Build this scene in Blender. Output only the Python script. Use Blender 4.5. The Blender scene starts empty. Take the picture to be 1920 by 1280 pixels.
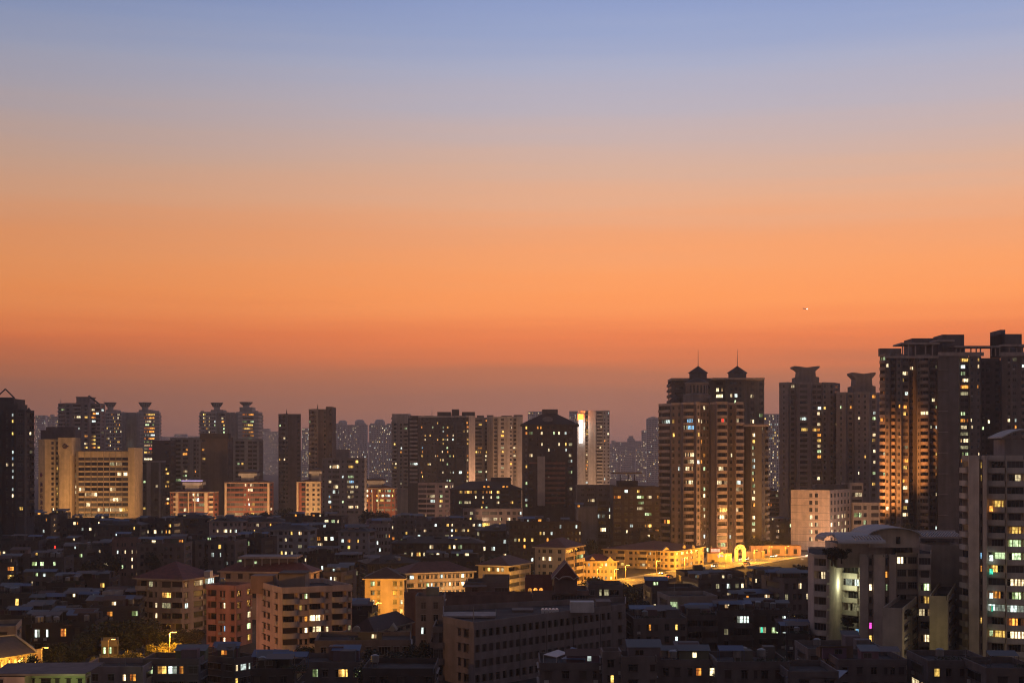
import bpy, math, random, hashlib
from mathutils import Vector, Matrix
sc = bpy.context.scene
COL = sc.collection
F = 2667.0          # focal length in photograph pixels (50 mm lens on a 36 mm wide frame)
CX, HY, CH = 960.0, 860.0, 50.0   # principal column, horizon row, camera height (m)

def lin(c):
    return tuple(((v/255)/12.92 if v/255 <= .04045 else ((v/255+.055)/1.055)**2.4) for v in c)
# ------------------------------------------------------------------ camera
cam = bpy.data.cameras.new("camera"); co = bpy.data.objects.new("camera", cam); COL.objects.link(co)
co.location = (0, 0, CH); co.rotation_euler = (math.radians(90), 0, 0)
cam.lens = 50; cam.sensor_width = 36; cam.shift_y = (HY-640)/1920
cam.clip_start = 1; cam.clip_end = 40000
sc.camera = co
# ------------------------------------------------------------------ sky
W = bpy.data.worlds.new("World"); sc.world = W; W.use_nodes = True
nt = W.node_tree; N = nt.nodes; L = nt.links
bg = N["Background"]
tc = N.new("ShaderNodeTexCoord"); sep = N.new("ShaderNodeSeparateXYZ"); L.new(tc.outputs["Generated"], sep.inputs[0])
def maprange(inp, a, b, c, d, smooth=False):
    m = N.new("ShaderNodeMapRange"); m.clamp = True
    if smooth: m.interpolation_type = 'SMOOTHSTEP'
    for i, v in zip((1, 2, 3, 4), (a, b, c, d)): m.inputs[i].default_value = v
    L.new(inp, m.inputs[0]); return m.outputs[0]
def ramp(inp, stops):
    r = N.new("ShaderNodeValToRGB"); e = r.color_ramp.elements
    while len(e) < len(stops): e.new(0.5)
    for k, (p, c) in enumerate(stops):
        e[k].position = p; e[k].color = (*c, 1)
    L.new(inp, r.inputs[0]); return r.outputs[0]
def mix(fac, a, b, mode='MIX'):
    m = N.new("ShaderNodeMix"); m.data_type = 'RGBA'; m.blend_type = mode; m.clamp_result = False
    if isinstance(fac, float): m.inputs[0].default_value = fac
    else: L.new(fac, m.inputs[0])
    for k, v in ((6, a), (7, b)):
        if isinstance(v, tuple): m.inputs[k].default_value = (*v, 1)
        else: L.new(v, m.inputs[k])
    return m.outputs[2]
SKY = [(860, (150, 108, 96)), (800, (156, 108, 94)), (740, (166, 110, 90)), (700, (186, 114, 84)), (665, (216, 120, 78)),
       (635, (234, 128, 78)), (600, (246, 143, 85)), (560, (252, 155, 92)), (500, (248, 160, 102)), (440, (238, 162, 115)),
       (380, (228, 170, 135)), (320, (213, 173, 152)), (260, (199, 174, 168)), (200, (184, 174, 183)), (130, (168, 171, 194)), (60, (150, 162, 197)), (0, (140, 155, 196))]
# thin uneven streaks lying along the horizon
mp = N.new("ShaderNodeMapping"); mp.inputs["Scale"].default_value = (1.6, 1.6, 34); L.new(tc.outputs["Generated"], mp.inputs[0])
nz = N.new("ShaderNodeTexNoise"); nz.inputs["Scale"].default_value = 2.4; nz.inputs["Detail"].default_value = 3; L.new(mp.outputs[0], nz.inputs[0])
st = maprange(nz.outputs[0], .3, .7, -.004, .004)
za = N.new("ShaderNodeMath"); za.operation = 'ADD'; L.new(sep.outputs[2], za.inputs[0]); L.new(st, za.inputs[1])
zr = maprange(za.outputs[0], 0.0, 0.36, 0, 1)
def sy(y): return math.sin(math.atan((HY-y)/F))/0.36
front = ramp(zr, [(sy(y), lin(c)) for y, c in SKY] + [(1.0, (.22, .31, .60))])
zen = maprange(sep.outputs[2], .32, .75, 0, 1, True)
front = mix(zen, front, (.085, .09, .14))
azi = maprange(sep.outputs[0], -.42, .12, .80, 1.09, True)
cmb = N.new("ShaderNodeCombineColor")
for k in range(3): L.new(azi, cmb.inputs[k])
front = mix(1.0, front, cmb.outputs[0], 'MULTIPLY')
back = ramp(maprange(sep.outputs[2], 0, .8, 0, 1), [(0, (.165, .118, .112)), (.25, (.145, .110, .118)), (1, (.085, .085, .125))])
fb = maprange(sep.outputs[1], -.35, .75, 0, 1, True)
sky = mix(fb, back, front)
L.new(sky, bg.inputs[0]); bg.inputs[1].default_value = 1.0
# ------------------------------------------------------------------ render settings
sc.view_settings.view_transform = 'Standard'; sc.view_settings.look = 'None'
sc.view_settings.exposure = 0; sc.view_settings.gamma = 1
cy = sc.cycles; sc.render.engine = 'CYCLES'
cy.use_denoising = True; cy.max_bounces = 4; cy.diffuse_bounces = 2; cy.glossy_bounces = 2; cy.transmission_bounces = 2; cy.volume_bounces = 0
cy.sample_clamp_indirect = 3; cy.filter_width = 1.15

# ------------------------------------------------------------------ geometry helpers
def at(px, py, Y):
    return ((px-CX)*Y/F, Y, CH-(py-HY)*Y/F)
def proj(p):
    return (CX+F*p[0]/p[1], HY+F*(CH-p[2])/p[1]) if p[1] > 1 else (-9999, 0)
class MB:
    def __init__(s): s.v = []; s.f = []; s.m = []
    def face(s, pts, m=0):
        n = len(s.v); s.v += [tuple(p) for p in pts]; s.f.append(tuple(range(n, n+len(pts)))); s.m.append(m)
    def box(s, x0, x1, y0, y1, z0, z1, m=0, T=None):
        c = [(x, y, z) for z in (z0, z1) for x, y in ((x0, y0), (x1, y0), (x1, y1), (x0, y1))]
        if T: c = [T(*p) for p in c]
        for q in ((3, 2, 1, 0), (4, 5, 6, 7), (0, 1, 5, 4), (1, 2, 6, 5), (2, 3, 7, 6), (3, 0, 4, 7)): s.face([c[i] for i in q], m)
    def tube(s, pts, rad, n=6, m=0):
        pts = [Vector(p) for p in pts]; rad = rad if isinstance(rad, (list, tuple)) else [rad]*len(pts); rings = []
        for i, p in enumerate(pts):
            d = (pts[min(i+1, len(pts)-1)]-pts[max(i-1, 0)]).normalized()
            a = d.cross(Vector((0, 0, 1)) if abs(d.z) < .9 else Vector((1, 0, 0))).normalized(); b = d.cross(a)
            rings.append([p+(a*math.cos(t)+b*math.sin(t))*rad[i] for t in [2*math.pi*k/n for k in range(n)]])
        for i in range(len(rings)-1):
            for k in range(n): s.face([rings[i][k], rings[i+1][k], rings[i+1][(k+1) % n], rings[i][(k+1) % n]], m)
        s.face(rings[0], m); s.face(rings[-1][::-1], m)
    def lathe(s, c, prof, n=12, m=0, cap=True):
        R = [[(c[0]+r*math.cos(2*math.pi*k/n), c[1]+r*math.sin(2*math.pi*k/n), c[2]+z) for k in range(n)] for r, z in prof]
        for i in range(len(R)-1):
            for k in range(n): s.face([R[i][k], R[i][(k+1) % n], R[i+1][(k+1) % n], R[i+1][k]], m)
        if cap: s.face(R[-1], m); s.face(R[0][::-1], m)
    def mesh(s, name, mats):
        me = bpy.data.meshes.new(name); me.from_pydata(s.v, [], s.f)
        for x in (mats if isinstance(mats, (list, tuple)) else [mats]): me.materials.append(x)
        if any(s.m): me.polygons.foreach_set("material_index", s.m)
        me.update(); return me
    def build(s, name, mats, parent=None, loc=(0, 0, 0)):
        o = bpy.data.objects.new(name, s.mesh(name, mats)); COL.objects.link(o)
        o.location = loc
        if parent: o.parent = parent
        return o
def tag(o, label, cat, group=None, kind=None):
    o["label"] = label; o["category"] = cat
    if group: o["group"] = group
    if kind: o["kind"] = kind
    return o
def empty(name, loc, label, cat, group=None):
    o = bpy.data.objects.new(name, None); COL.objects.link(o); o.location = loc; o.empty_display_size = 2
    return tag(o, label, cat, group)
def struct(name, mb, mat):
    o = mb.build(name, mat); o["kind"] = "structure"; return o

# ------------------------------------------------------------------ materials
MATS = {}
def newmat(name):
    m = bpy.data.materials.new(name); m.use_nodes = True
    return m, m.node_tree.nodes, m.node_tree.links, m.node_tree.nodes["Principled BSDF"]
def wall(c, rough=.88, var=.28, scale=.35, kind='plaster'):
    key = (tuple(c), rough, var, scale, kind)
    if key in MATS: return MATS[key]
    m, n, l, p = newmat(kind)
    t = n.new("ShaderNodeTexCoord")
    def noise(sx, sz, det, sc_):
        mp = n.new("ShaderNodeMapping"); mp.inputs["Scale"].default_value = (sx, sx, sz); l.new(t.outputs["Object"], mp.inputs[0])
        q = n.new("ShaderNodeTexNoise"); q.inputs["Scale"].default_value = sc_; q.inputs["Detail"].default_value = det; l.new(mp.outputs[0], q.inputs[0]); return q.outputs[0]
    a = noise(1, 1, 4, scale); b = noise(.7, .035, 3, .9)   # blotches, rain streaks
    ad = n.new("ShaderNodeMath"); ad.operation = 'ADD'; l.new(a, ad.inputs[0]); l.new(b, ad.inputs[1])
    mr = n.new("ShaderNodeMapRange"); mr.inputs[1].default_value = .7; mr.inputs[2].default_value = 1.3
    mr.inputs[3].default_value = 1-var; mr.inputs[4].default_value = 1+var*.45; l.new(ad.outputs[0], mr.inputs[0])
    hs = n.new("ShaderNodeHueSaturation"); hs.inputs["Color"].default_value = (*c, 1); l.new(mr.outputs[0], hs.inputs["Value"])
    l.new(hs.outputs[0], p.inputs["Base Color"]); p.inputs["Roughness"].default_value = rough
    p.inputs["Specular IOR Level"].default_value = .25
    MATS[key] = m; return m
def plain(name, c, rough=.7, metal=0.0):
    key = (name, tuple(c))
    if key in MATS: return MATS[key]
    m, n, l, p = newmat(name)
    p.inputs["Base Color"].default_value = (*c, 1); p.inputs["Roughness"].default_value = rough; p.inputs["Metallic"].default_value = metal
    MATS[key] = m; return m
def tiles(c=(.10, .035, .03)):
    key = ('tiles', tuple(c))
    if key in MATS: return MATS[key]
    m, n, l, p = newmat('roof tiles'); t = n.new("ShaderNodeTexCoord")
    w = n.new("ShaderNodeTexWave"); w.inputs["Scale"].default_value = 1.1; w.bands_direction = 'DIAGONAL'; w.inputs["Distortion"].default_value = .6; l.new(t.outputs["Object"], w.inputs[0])
    q = n.new("ShaderNodeTexNoise"); q.inputs["Scale"].default_value = .9; l.new(t.outputs["Object"], q.inputs[0])
    mm = n.new("ShaderNodeMath"); mm.operation = 'MULTIPLY_ADD'; mm.inputs[1].default_value = .35; l.new(w.outputs[1], mm.inputs[0]); l.new(q.outputs[0], mm.inputs[2])
    hs = n.new("ShaderNodeHueSaturation"); hs.inputs["Color"].default_value = (*c, 1); l.new(mm.outputs[0], hs.inputs["Value"])
    l.new(hs.outputs[0], p.inputs["Base Color"]); p.inputs["Roughness"].default_value = .75
    MATS[key] = m; return m
def glow(name, c, s, pattern=False, sample=False):
    key = ('glow', name)
    if key in MATS: return MATS[key]
    m, n, l, p = newmat(name); n.remove(p)
    e = n.new("ShaderNodeEmission"); e.inputs[0].default_value = (*c, 1); e.inputs[1].default_value = s
    l.new(e.outputs[0], n["Material Output"].inputs[0])
    if pattern:      # curtains, furniture and lamps seen through the pane: uneven light that differs from window to window
        t = n.new("ShaderNodeTexCoord"); oi = n.new("ShaderNodeObjectInfo")
        mp = n.new("ShaderNodeMapping"); mp.inputs["Scale"].default_value = (1.7, 1, .8); l.new(t.outputs["Object"], mp.inputs[0])
        off = n.new("ShaderNodeMath"); off.operation = 'MULTIPLY'; off.inputs[1].default_value = 90; l.new(oi.outputs["Random"], off.inputs[0])
        cb = n.new("ShaderNodeCombineXYZ"); l.new(off.outputs[0], cb.inputs[0]); l.new(off.outputs[0], cb.inputs[1]); l.new(cb.outputs[0], mp.inputs["Location"])
        q = n.new("ShaderNodeTexNoise"); q.inputs["Scale"].default_value = 1.15; q.inputs["Detail"].default_value = 2; l.new(mp.outputs[0], q.inputs[0])
        mr = n.new("ShaderNodeMapRange"); mr.inputs[1].default_value = .38; mr.inputs[2].default_value = .62; mr.inputs[3].default_value = .4; mr.inputs[4].default_value = 1.25; l.new(q.outputs[0], mr.inputs[0])
        r2 = n.new("ShaderNodeMapRange"); r2.inputs[3].default_value = .28; r2.inputs[4].default_value = 1.45; l.new(oi.outputs["Random"], r2.inputs[0])
        k = n.new("ShaderNodeMath"); k.operation = 'MULTIPLY'; l.new(mr.outputs[0], k.inputs[0]); l.new(r2.outputs[0], k.inputs[1])
        k2 = n.new("ShaderNodeMath"); k2.operation = 'MULTIPLY'; k2.inputs[1].default_value = s; l.new(k.outputs[0], k2.inputs[0]); l.new(k2.outputs[0], e.inputs[1])
    if not sample: m.cycles.emission_sampling = 'NONE'
    MATS[key] = m; return m
LIT = {'w': glow('lamplit pane warm white', (1, .80, .45), 2.3, True), 'c': glow('lamplit pane cool white', (.80, .95, .88), 2.0, True),
       'y': glow('lamplit pane yellow', (1, .62, .14), 2.1, True), 'o': glow('lamplit pane orange', (1, .38, .06), 1.9, True),
       'g': glow('lamplit pane green curtain', (.72, .95, .50), 1.5, True), 't': glow('lamplit pane teal', (.08, .80, .50), 1.3, True),
       'd': glow('lamplit pane dim', (.8, .72, .40), .45, True), 'm': glow('lamplit pane magenta', (1, .1, .7), 1.3), 'r': glow('lamplit pane red', (1, .05, .03), 1.5), 'b': glow('lamplit pane blue', (.3, .65, 1), 1.4, True)}
for _k, _c in (('w', (1, .62, .30)), ('y', (1, .45, .10)), ('o', (.9, .25, .05)), ('g', (.45, .62, .22)), ('c', (.55, .62, .50))): LIT['k'+_k] = glow('glowing curtain '+_k, _c, .55, True)
GLASS = plain('dark glass', (.012, .011, .014), .25)
FRAME = plain('window frame', (.22, .21, .21), .5)
DARKFRAME = plain('bronze window frame', (.06, .045, .045), .5)
METAL = plain('galvanised steel', (.25, .25, .26), .45, .6)
ACMAT = plain('air conditioner casing', (.42, .40, .38), .6)
ROOFM = wall((.065, .055, .056), .95, .5, .25, 'roof screed')
TIN = plain('tin sheet', (.10, .095, .10), .55, .2)
BLUETIN = plain('blue tin sheet', (.07, .10, .19), .55, .1)

# ------------------------------------------------------------------ buildings
WINMESH = {}; BALMESH = {}; VAR = [0]
CURTAIN = plain('glass over a drawn curtain', (.075, .062, .058), .35); BLIND = plain('glass over a dark curtain', (.04, .028, .026), .35)
def window_geo(w, h, rec, mb=None, T=None, mul=2, gi=0):
    mb = mb or MB(); T = T or (lambda x, y, z: (x, y, z))
    a, b = -w/2, w/2
    mb.face([T(a, 0, 0), T(b, 0, 0), T(b, 0, h), T(a, 0, h)], gi)
    def strip(x0, x1, z0, z1): mb.face([T(x0, -.05, z0), T(x1, -.05, z0), T(x1, -.05, z1), T(x0, -.05, z1)], 1)
    e = .06
    strip(a, a+e, 0, h); strip(b-e, b, 0, h); strip(a+e, b-e, 0, e); strip(a+e, b-e, h-e, h)
    for k in range(1, mul):
        x = a+w*k/mul; strip(x-.03, x+.03, e, h-e)
    if h > 1.25 and w < 2.6: strip(a+e, b-e, h*.70, h*.70+.05)
    return mb
def lit_geo(w, h, seed):
    # a lamplit window: panes between mullions, some of them dark behind a curtain or in an unlit corner
    R = random.Random(seed); mb = MB(); n = max(1, round(w/.72)); a = -w/2; e = .05
    k0 = R.randrange(n); k1 = min(n, k0+R.randint(1, max(1, n))); lit_p = set(range(k0, k1))
    if len(lit_p)*2 < n: lit_p |= {max(0, k0-1)}
    for k in range(n):
        x0, x1 = a+w*k/n, a+w*(k+1)/n
        mb.face([(x0, 0, 0), (x1, 0, 0), (x1, 0, h), (x0, 0, h)], 0 if k in lit_p else R.choice((2, 3)))
        if k in lit_p and R.random() < .45:    # a half drawn curtain
            xc = x0+(x1-x0)*R.choice((.35, .5)); mb.face([(x0, -.02, 0), (xc, -.02, 0), (xc, -.02, h), (x0, -.02, h)], 3)
        if k: mb.face([(x0-.04, -.05, 0), (x0+.04, -.05, 0), (x0+.04, -.05, h), (x0-.04, -.05, h)], 1)
    for x0, x1, z0, z1 in ((a, -a, 0, e), (a, -a, h-e, h), (a, a+e, e, h-e), (-a-e, -a, e, h-e)): mb.face([(x0, -.05, z0), (x1, -.05, z0), (x1, -.05, z1), (x0, -.05, z1)], 1)
    if h > 1.25: mb.face([(a+e, -.052, h*.66), (-a-e, -.052, h*.66), (-a-e, -.052, h*.66+.06), (a+e, -.052, h*.66+.06)], 1)
    return mb
def awning(mb, w, h, rec):
    mb.box(-w/2-.2, w/2+.2, -rec-.42, -.06, h+.06, h+.14, 1); mb.box(-w/2-.12, w/2+.12, -rec-.14, -.06, -.1, -.02, 1)
    return mb
def winmesh(w, h, rec, mk, frame, aw=False):
    w = round(w, 1); h = round(h, 1); k = (w, h, mk, frame, rec if aw else 0)
    VAR[0] += 1
    k = k+(VAR[0] % 4,)
    if k not in WINMESH and mk: WINMESH[k] = (awning(lit_geo(w, h, repr(k)), w, h, rec) if aw else lit_geo(w, h, repr(k))).mesh('window', [LIT[mk], FRAME if frame else DARKFRAME, GLASS, LIT['k'+mk] if 'k'+mk in LIT else LIT['d']])
    if k not in WINMESH:
        WINMESH[k] = (awning(window_geo(w, h, rec, mul=2 if w < 2.2 else 4), w, h, rec) if aw else window_geo(w, h, rec, mul=2 if w < 2.2 else 4)).mesh('window', [(GLASS, GLASS, CURTAIN, BLIND)[k[-1]], FRAME if frame else DARKFRAME])
    return WINMESH[k]
def balc_geo(w, d, round_, mb=None, T=None, rail=False):
    mb = mb or MB(); T = T or (lambda x, y, z: (x, y, z)); h = 1.05; th = .12
    n = 8 if round_ else 1
    def pt(k, off): 
        u = k/n; x = -w/2+w*u
        return (x, -(d*math.sin(math.pi*u)**.5 if round_ else d)+off) if round_ else None
    if round_:
        P = [pt(k, 0) for k in range(n+1)]; P[0] = (-w/2, 0); P[-1] = (w/2, 0)
        for k in range(n):
            (x0, y0), (x1, y1) = P[k], P[k+1]
            mb.face([T(x0, y0, -.25), T(x1, y1, -.25), T(x1, y1, h), T(x0, y0, h)])
            mb.face([T(x0*.95, y0+th, h), T(x1*.95, y1+th, h), T(x1*.95, y1+th, 0), T(x0*.95, y0+th, 0)])
            mb.face([T(x0, y0, h), T(x1, y1, h), T(x1*.95, y1+th, h), T(x0*.95, y0+th, h)])
        mb.face([T(x, y, -.25) for x, y in P[::-1]]); mb.face([T(x, y, 0) for x, y in P])
    else:
        mb.box(-w/2, w/2, -d, -d+th, -.25, h, T=T)
        mb.box(-w/2, -w/2+th, -d+th, 0, -.25, h, T=T); mb.box(w/2-th, w/2, -d+th, 0, -.25, h, T=T)
        mb.box(-w/2+th, w/2-th, -d+th, 0, -.25, -.02, T=T)
    return mb
AC = None
def acmesh():
    global AC
    if AC is None:
        m = MB(); m.box(-.42, .42, -.45, -.05, 0, .6); m.lathe((0, 0, 0), [(.2, 0)], 8, cap=False)
        m.box(-.40, -.36, -.45, -.02, -.12, -.002); m.box(.36, .40, -.45, -.02, -.12, -.002)
        AC = m.mesh('air_conditioner', ACMAT)
    return AC
BAYW = {'.': 1.0, ',': .45, 'w': 2.4, 'n': 1.3, 'W': 3.6, 's': 3.2, 'b': 3.6, 'B': 4.0, 'o': 3.4, 'p': .7, 'd': 1.6, 'P': 1.6, 'f': 2.2, 'T': 1.0, 't': .45, 'v': 1.9, 'k': 2.1}
NBLD = [0]
class Bld:
    def __init__(s, name, label, cat, fp, H, pats, col, fh=3.0, z0=0.0, roof='flat', rcol=None, trim=None, lit=(), p=.06, ymax=1300,
                 group=None, far=None, frame=True, hr=3.5, ov=.7, par=1.0, ac=0.0, clutter=0, balcol=None, cols='wwwwccyyogd', rec=.18, maxn=100, band=False, into=None):
        s.rnd = random.Random(int(hashlib.md5((label+str(len(bpy.data.objects))*bool(into)).encode()).hexdigest()[:8], 16))
        cx = sum(q[0] for q in fp)/len(fp); cyy = sum(q[1] for q in fp)/len(fp)
        s.o = Vector((cx, cyy, z0)); s.fp = [Vector((q[0], q[1])) for q in fp]; s.H = H; s.z0 = z0
        if into: s.root = into.root; s.o = into.o
        else: s.root = empty(name, s.o, label, cat, group)
        D = min(q[1] for q in fp); s.D = D
        s.far = (D > 760) if far is None else far
        s.col = wall(col); s.colv = col; s.trim = wall(trim) if trim else s.col
        mb = s.mb = MB(); s.slots = []; s.bals = []; s.blocks = []
        nf = max(1, round((H-z0)/fh)); s.fh = fh = (H-z0)/nf
        for i in range(len(s.fp)):
            a, b = s.fp[i], s.fp[(i+1) % len(s.fp)]
            s.facade(a, b, pats.get(i) if isinstance(pats, dict) else pats[i], nf, fh, rec, ymax, band)
        mb.v = [(x-s.o.x, y-s.o.y, z-s.o.z) for x, y, z in mb.v]
        mb.build('wall', [s.col, s.trim], s.root)
        # --- windows: lit ones first, then the largest
        slots = s.slots
        for e in lit:
            best = None
            for t in slots:
                if t['lit']: continue
                dx, dy = t['px']-e[0], t['py']-e[1]; dd = dx*dx+dy*dy
                if dd < 150 and (best is None or dd < best[0]): best = (dd, t)
            if best: best[1]['lit'] = e[2] if len(e) > 2 else s.rnd.choice(cols)
        for t in slots:
            if not t['lit'] and s.rnd.random() < p: t['lit'] = s.rnd.choice(cols)
        lit_s = [t for t in slots if t['lit']]; dark = [t for t in slots if not t['lit']]
        keep = lit_s[:maxn]
        if not s.far: keep = keep+dark[:max(0, maxn-len(keep))]
        kid = {id(t) for t in keep}; rest = [t for t in slots if id(t) not in kid]
        for t in keep:
            o = bpy.data.objects.new('window', winmesh(t['w'], t['h'], rec, t['lit'], frame, D < 560 and nf <= 9 and t.get('aw', 0))); COL.objects.link(o); o.parent = s.root
            o.location = t['p']-s.o; o.rotation_euler = (0, 0, t['a']); o.scale = (t['w']/round(t['w'], 1), 1, t['h']/round(t['h'], 1))
        if rest:
            m = MB()
            for t in rest:
                c, sn = math.cos(t['a']), math.sin(t['a']); q = t['p']-s.o
                T = lambda x, y, z: (q.x+x*c-y*sn, q.y+x*sn+y*c, q.z+z)
                if s.far: m.face([T(-t['w']/2, 0, 0), T(t['w']/2, 0, 0), T(t['w']/2, 0, t['h']), T(-t['w']/2, 0, t['h'])], s.rnd.choice((0, 0, 2, 3)))
                else: window_geo(t['w'], t['h'], rec, m, T, gi=s.rnd.choice((0, 0, 2, 3)))
            m.build('window_glazing', [GLASS, FRAME if frame else DARKFRAME, CURTAIN, BLIND], s.root)["kind"] = "stuff"
        # --- balconies
        bm = wall(balcol) if balcol else s.trim
        if s.bals:
            near = [] if s.far else s.bals[:80]; rb = s.bals[len(near):]
            for (P, a, w, rd) in near:
                k = (round(w, 1), rd, bm.name)
                if k not in BALMESH: BALMESH[k] = balc_geo(round(w, 1), 1.0 if rd else .75, rd).mesh('balcony', bm)
                o = bpy.data.objects.new('balcony', BALMESH[k]); COL.objects.link(o); o.parent = s.root; o.location = P-s.o; o.rotation_euler = (0, 0, a)
            if rb:
                m = MB()
                for (P, a, w, rd) in rb:
                    c, sn = math.cos(a), math.sin(a); q = P-s.o
                    balc_geo(w, .75, False, m, lambda x, y, z: (q.x+x*c-y*sn, q.y+x*sn+y*c, q.z+z))
                m.build('balcony_rail', bm, s.root)["kind"] = "stuff"
        if ac and not s.far:
            n = 0
            for t in slots:
                if s.rnd.random() < ac and n < 40:
                    o = bpy.data.objects.new('air_conditioner', acmesh()); COL.objects.link(o); o.parent = s.root; n += 1
                    off = Vector((math.cos(t['a']), math.sin(t['a']), 0)); out = Vector((math.sin(t['a']), -math.cos(t['a']), 0))
                    o.location = t['p']-s.o+off*(t['w']*.25*s.rnd.choice((-1, 1)))+out*rec+Vector((0, 0, -.85)); o.rotation_euler = (0, 0, t['a'])
        # --- roof
        rc = rcol
        if roof == 'flat':
            m = MB(); m.face([(q.x-s.o.x, q.y-s.o.y, H-s.o.z) for q in s.fp]); s.roof = m.build('roof', wall(rc) if rc else ROOFM, s.root)
            if par:
                m = MB(); t = .25; n = len(s.fp)
                for i in range(n):
                    a, b = s.fp[i], s.fp[(i+1) % n]; d = (b-a); ln = d.length
                    if ln < .3: continue
                    d /= ln; nn = Vector((d.y, -d.x))
                    T = lambda x, y, z: (a.x+d.x*x-nn.x*y-s.o.x, a.y+d.y*x-nn.y*y-s.o.y, H-s.o.z+z)
                    m.box(-.06, ln-t-.06, -.06, t-.06, -.12, par, T=T)
                m.build('parapet', s.trim, s.root)
        elif roof == 'hip': s.hip(H, hr, ov, tiles(rc) if rc else tiles())
        if clutter: s.clutter(clutter)
    # facade from a to b (left to right seen from outside)
    def facade(s, a, b, pat, nf, fh, rec, ymax, band):
        mb = s.mb; d = b-a; ln = d.length
        if ln < .05: return
        d = d/ln; nn = Vector((d.y, -d.x)); ang = math.atan2(d.y, d.x); z0 = s.z0
        def P(u, z, out=0.0): return (a.x+d.x*u+nn.x*out, a.y+d.y*u+nn.y*out, z)
        base = 0
        if pat and pat[0] == '!': base = 1; pat = pat[1:]
        def quad(u0, u1, za, zb, m=None):
            m = base if m is None else m
            if u1-u0 > .005 and zb-za > .005: mb.face([P(u0, za), P(u1, za), P(u1, zb), P(u0, zb)], m)
        if not pat: quad(0, ln, z0, s.H); return
        if pat.endswith('*'):
            pat = pat[:-1]; tot = sum(BAYW[c] for c in pat); pat = pat*max(1, round(ln/tot))
        tot = sum(BAYW[c] for c in pat); k = ln/tot; u = 0
        for c in pat:
            w = BAYW[c]*k; u0, u1 = u, u+w; u = u1
            if c in '.,': quad(u0, u1, z0, s.H); continue
            if c in 'Tt':
                if u1-u0 > .005: mb.face([P(u0, z0), P(u1, z0), P(u1, s.H), P(u0, s.H)], 1)
                continue
            if c in 'pP':
                mb.face([P(u0, z0, .4), P(u1, z0, .4), P(u1, s.H, .4), P(u0, s.H, .4)], 1)
                mb.face([P(u0, z0), P(u0, z0, .4), P(u0, s.H, .4), P(u0, s.H)], 1); mb.face([P(u1, z0, .4), P(u1, z0), P(u1, s.H), P(u1, s.H, .4)], 1)
                mb.face([P(u0, s.H, .4), P(u1, s.H, .4), P(u1, s.H), P(u0, s.H)], 1); continue
            if c == 'd':
                D = -1.8
                mb.face([P(u0, z0), P(u0, z0, D), P(u0, s.H, D), P(u0, s.H)][::-1]); mb.face([P(u1, z0, D), P(u1, z0), P(u1, s.H), P(u1, s.H, D)][::-1])
                for fl in range(nf):
                    za, zb = z0+fl*fh, z0+(fl+1)*fh; mb.face([P(u0, za, D), P(u1, za, D), P(u1, zb, D), P(u0, zb, D)])
                    q = P((u0+u1)/2, za+1.0, D+.03); px, py = proj(q)
                    if py < ymax and w > .9: s.slots.append(dict(p=Vector(q), a=ang, w=w*.6, h=1.3, lit=None, px=px, py=py-13*F/27/max(s.D, 1)))
                continue
            # openings
            lo = None
            for fl in range(nf):
                za, zb = z0+fl*fh, z0+(fl+1)*fh
                q = P((u0+u1)/2, za+1.5); px, py = proj(q)
                if py > ymax or px < -25 or px > 1945:
                    quad(u0, u1, za, zb); continue
                sill, top = {'w': (.95, .82), 'n': (1.0, .80), 'W': (.95, .82), 's': (.78, .88), 'b': (.02, .88), 'B': (.02, .88), 'o': (.02, .86), 'f': (.25, .90), 'v': (.95, .80), 'k': (1.15, .86)}[c]
                f = {'w': .56, 'n': .55, 'W': .84, 's': .97, 'b': .93, 'B': .93, 'o': .96, 'f': .72, 'v': .55, 'k': .60}[c]
                g0 = u0+w*(1-f)/2; g1 = u1-w*(1-f)/2; o0 = za+sill; o1 = za+fh*top
                if c in 'bBo': o0 = za+.12
                quad(u0, u1, za, o0, 1 if band else base); quad(u0, u1, o1, zb, 1 if band else base); quad(u0, g0, o0, o1); quad(g1, u1, o0, o1)
                R = -(1.3 if c in 'bBo' else rec)
                mb.face([P(g0, o0), P(g0, o0, R), P(g0, o1, R), P(g0, o1)][::-1]); mb.face([P(g1, o0, R), P(g1, o0), P(g1, o1), P(g1, o1, R)][::-1])
                mb.face([P(g0, o0), P(g1, o0), P(g1, o0, R), P(g0, o0, R)]); mb.face([P(g0, o1, R), P(g1, o1, R), P(g1, o1), P(g0, o1)])
                W_ = g1-g0; H_ = o1-o0
                if c in 'bBo':
                    mb.face([P(g0, o0, R), P(g1, o0, R), P(g1, o1, R), P(g0, o1, R)])
                    glz = c != 'o' and s.rnd.random() < .35      # a balcony glazed in by its owner
                    wb = min(w*.97, W_+.15)
                    if glz: q = Vector(P((g0+g1)/2, o0+.98, -.12)); W_ -= .05; H_ -= 1.0
                    else: q = Vector(P((g0+g1)/2, o0+.02, R+.06)); W_ *= .7; H_ -= .15
                    if c != 'o': s.bals.append((Vector(P((g0+g1)/2, za+.1, .001)), ang, wb, c == 'B'))
                    else:
                        mb.face([P(g0, o0, -.1), P(g1, o0, -.1), P(g1, o0+.95, -.1), P(g0, o0+.95, -.1)], 1); mb.face([P(g0, o0+.95, -.1), P(g1, o0+.95, -.1), P(g1, o0+.95, -.25), P(g0, o0+.95, -.25)], 1)
                else: q = Vector(P((g0+g1)/2, o0, R))
                pc = proj((q.x, q.y, q.z+H_/2))
                s.slots.append(dict(p=q, a=ang, w=W_, h=H_, lit=None, px=pc[0], py=pc[1], aw=c in 'wnvW'))
    def uv(s, u, v, z=0.0):
        f = s.fp; a = f[0]*(1-u)+f[1]*u; b = f[3]*(1-u)+f[2]*u; q = a*(1-v)+b*v
        return (q.x-s.o.x, q.y-s.o.y, z-s.o.z)
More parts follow.
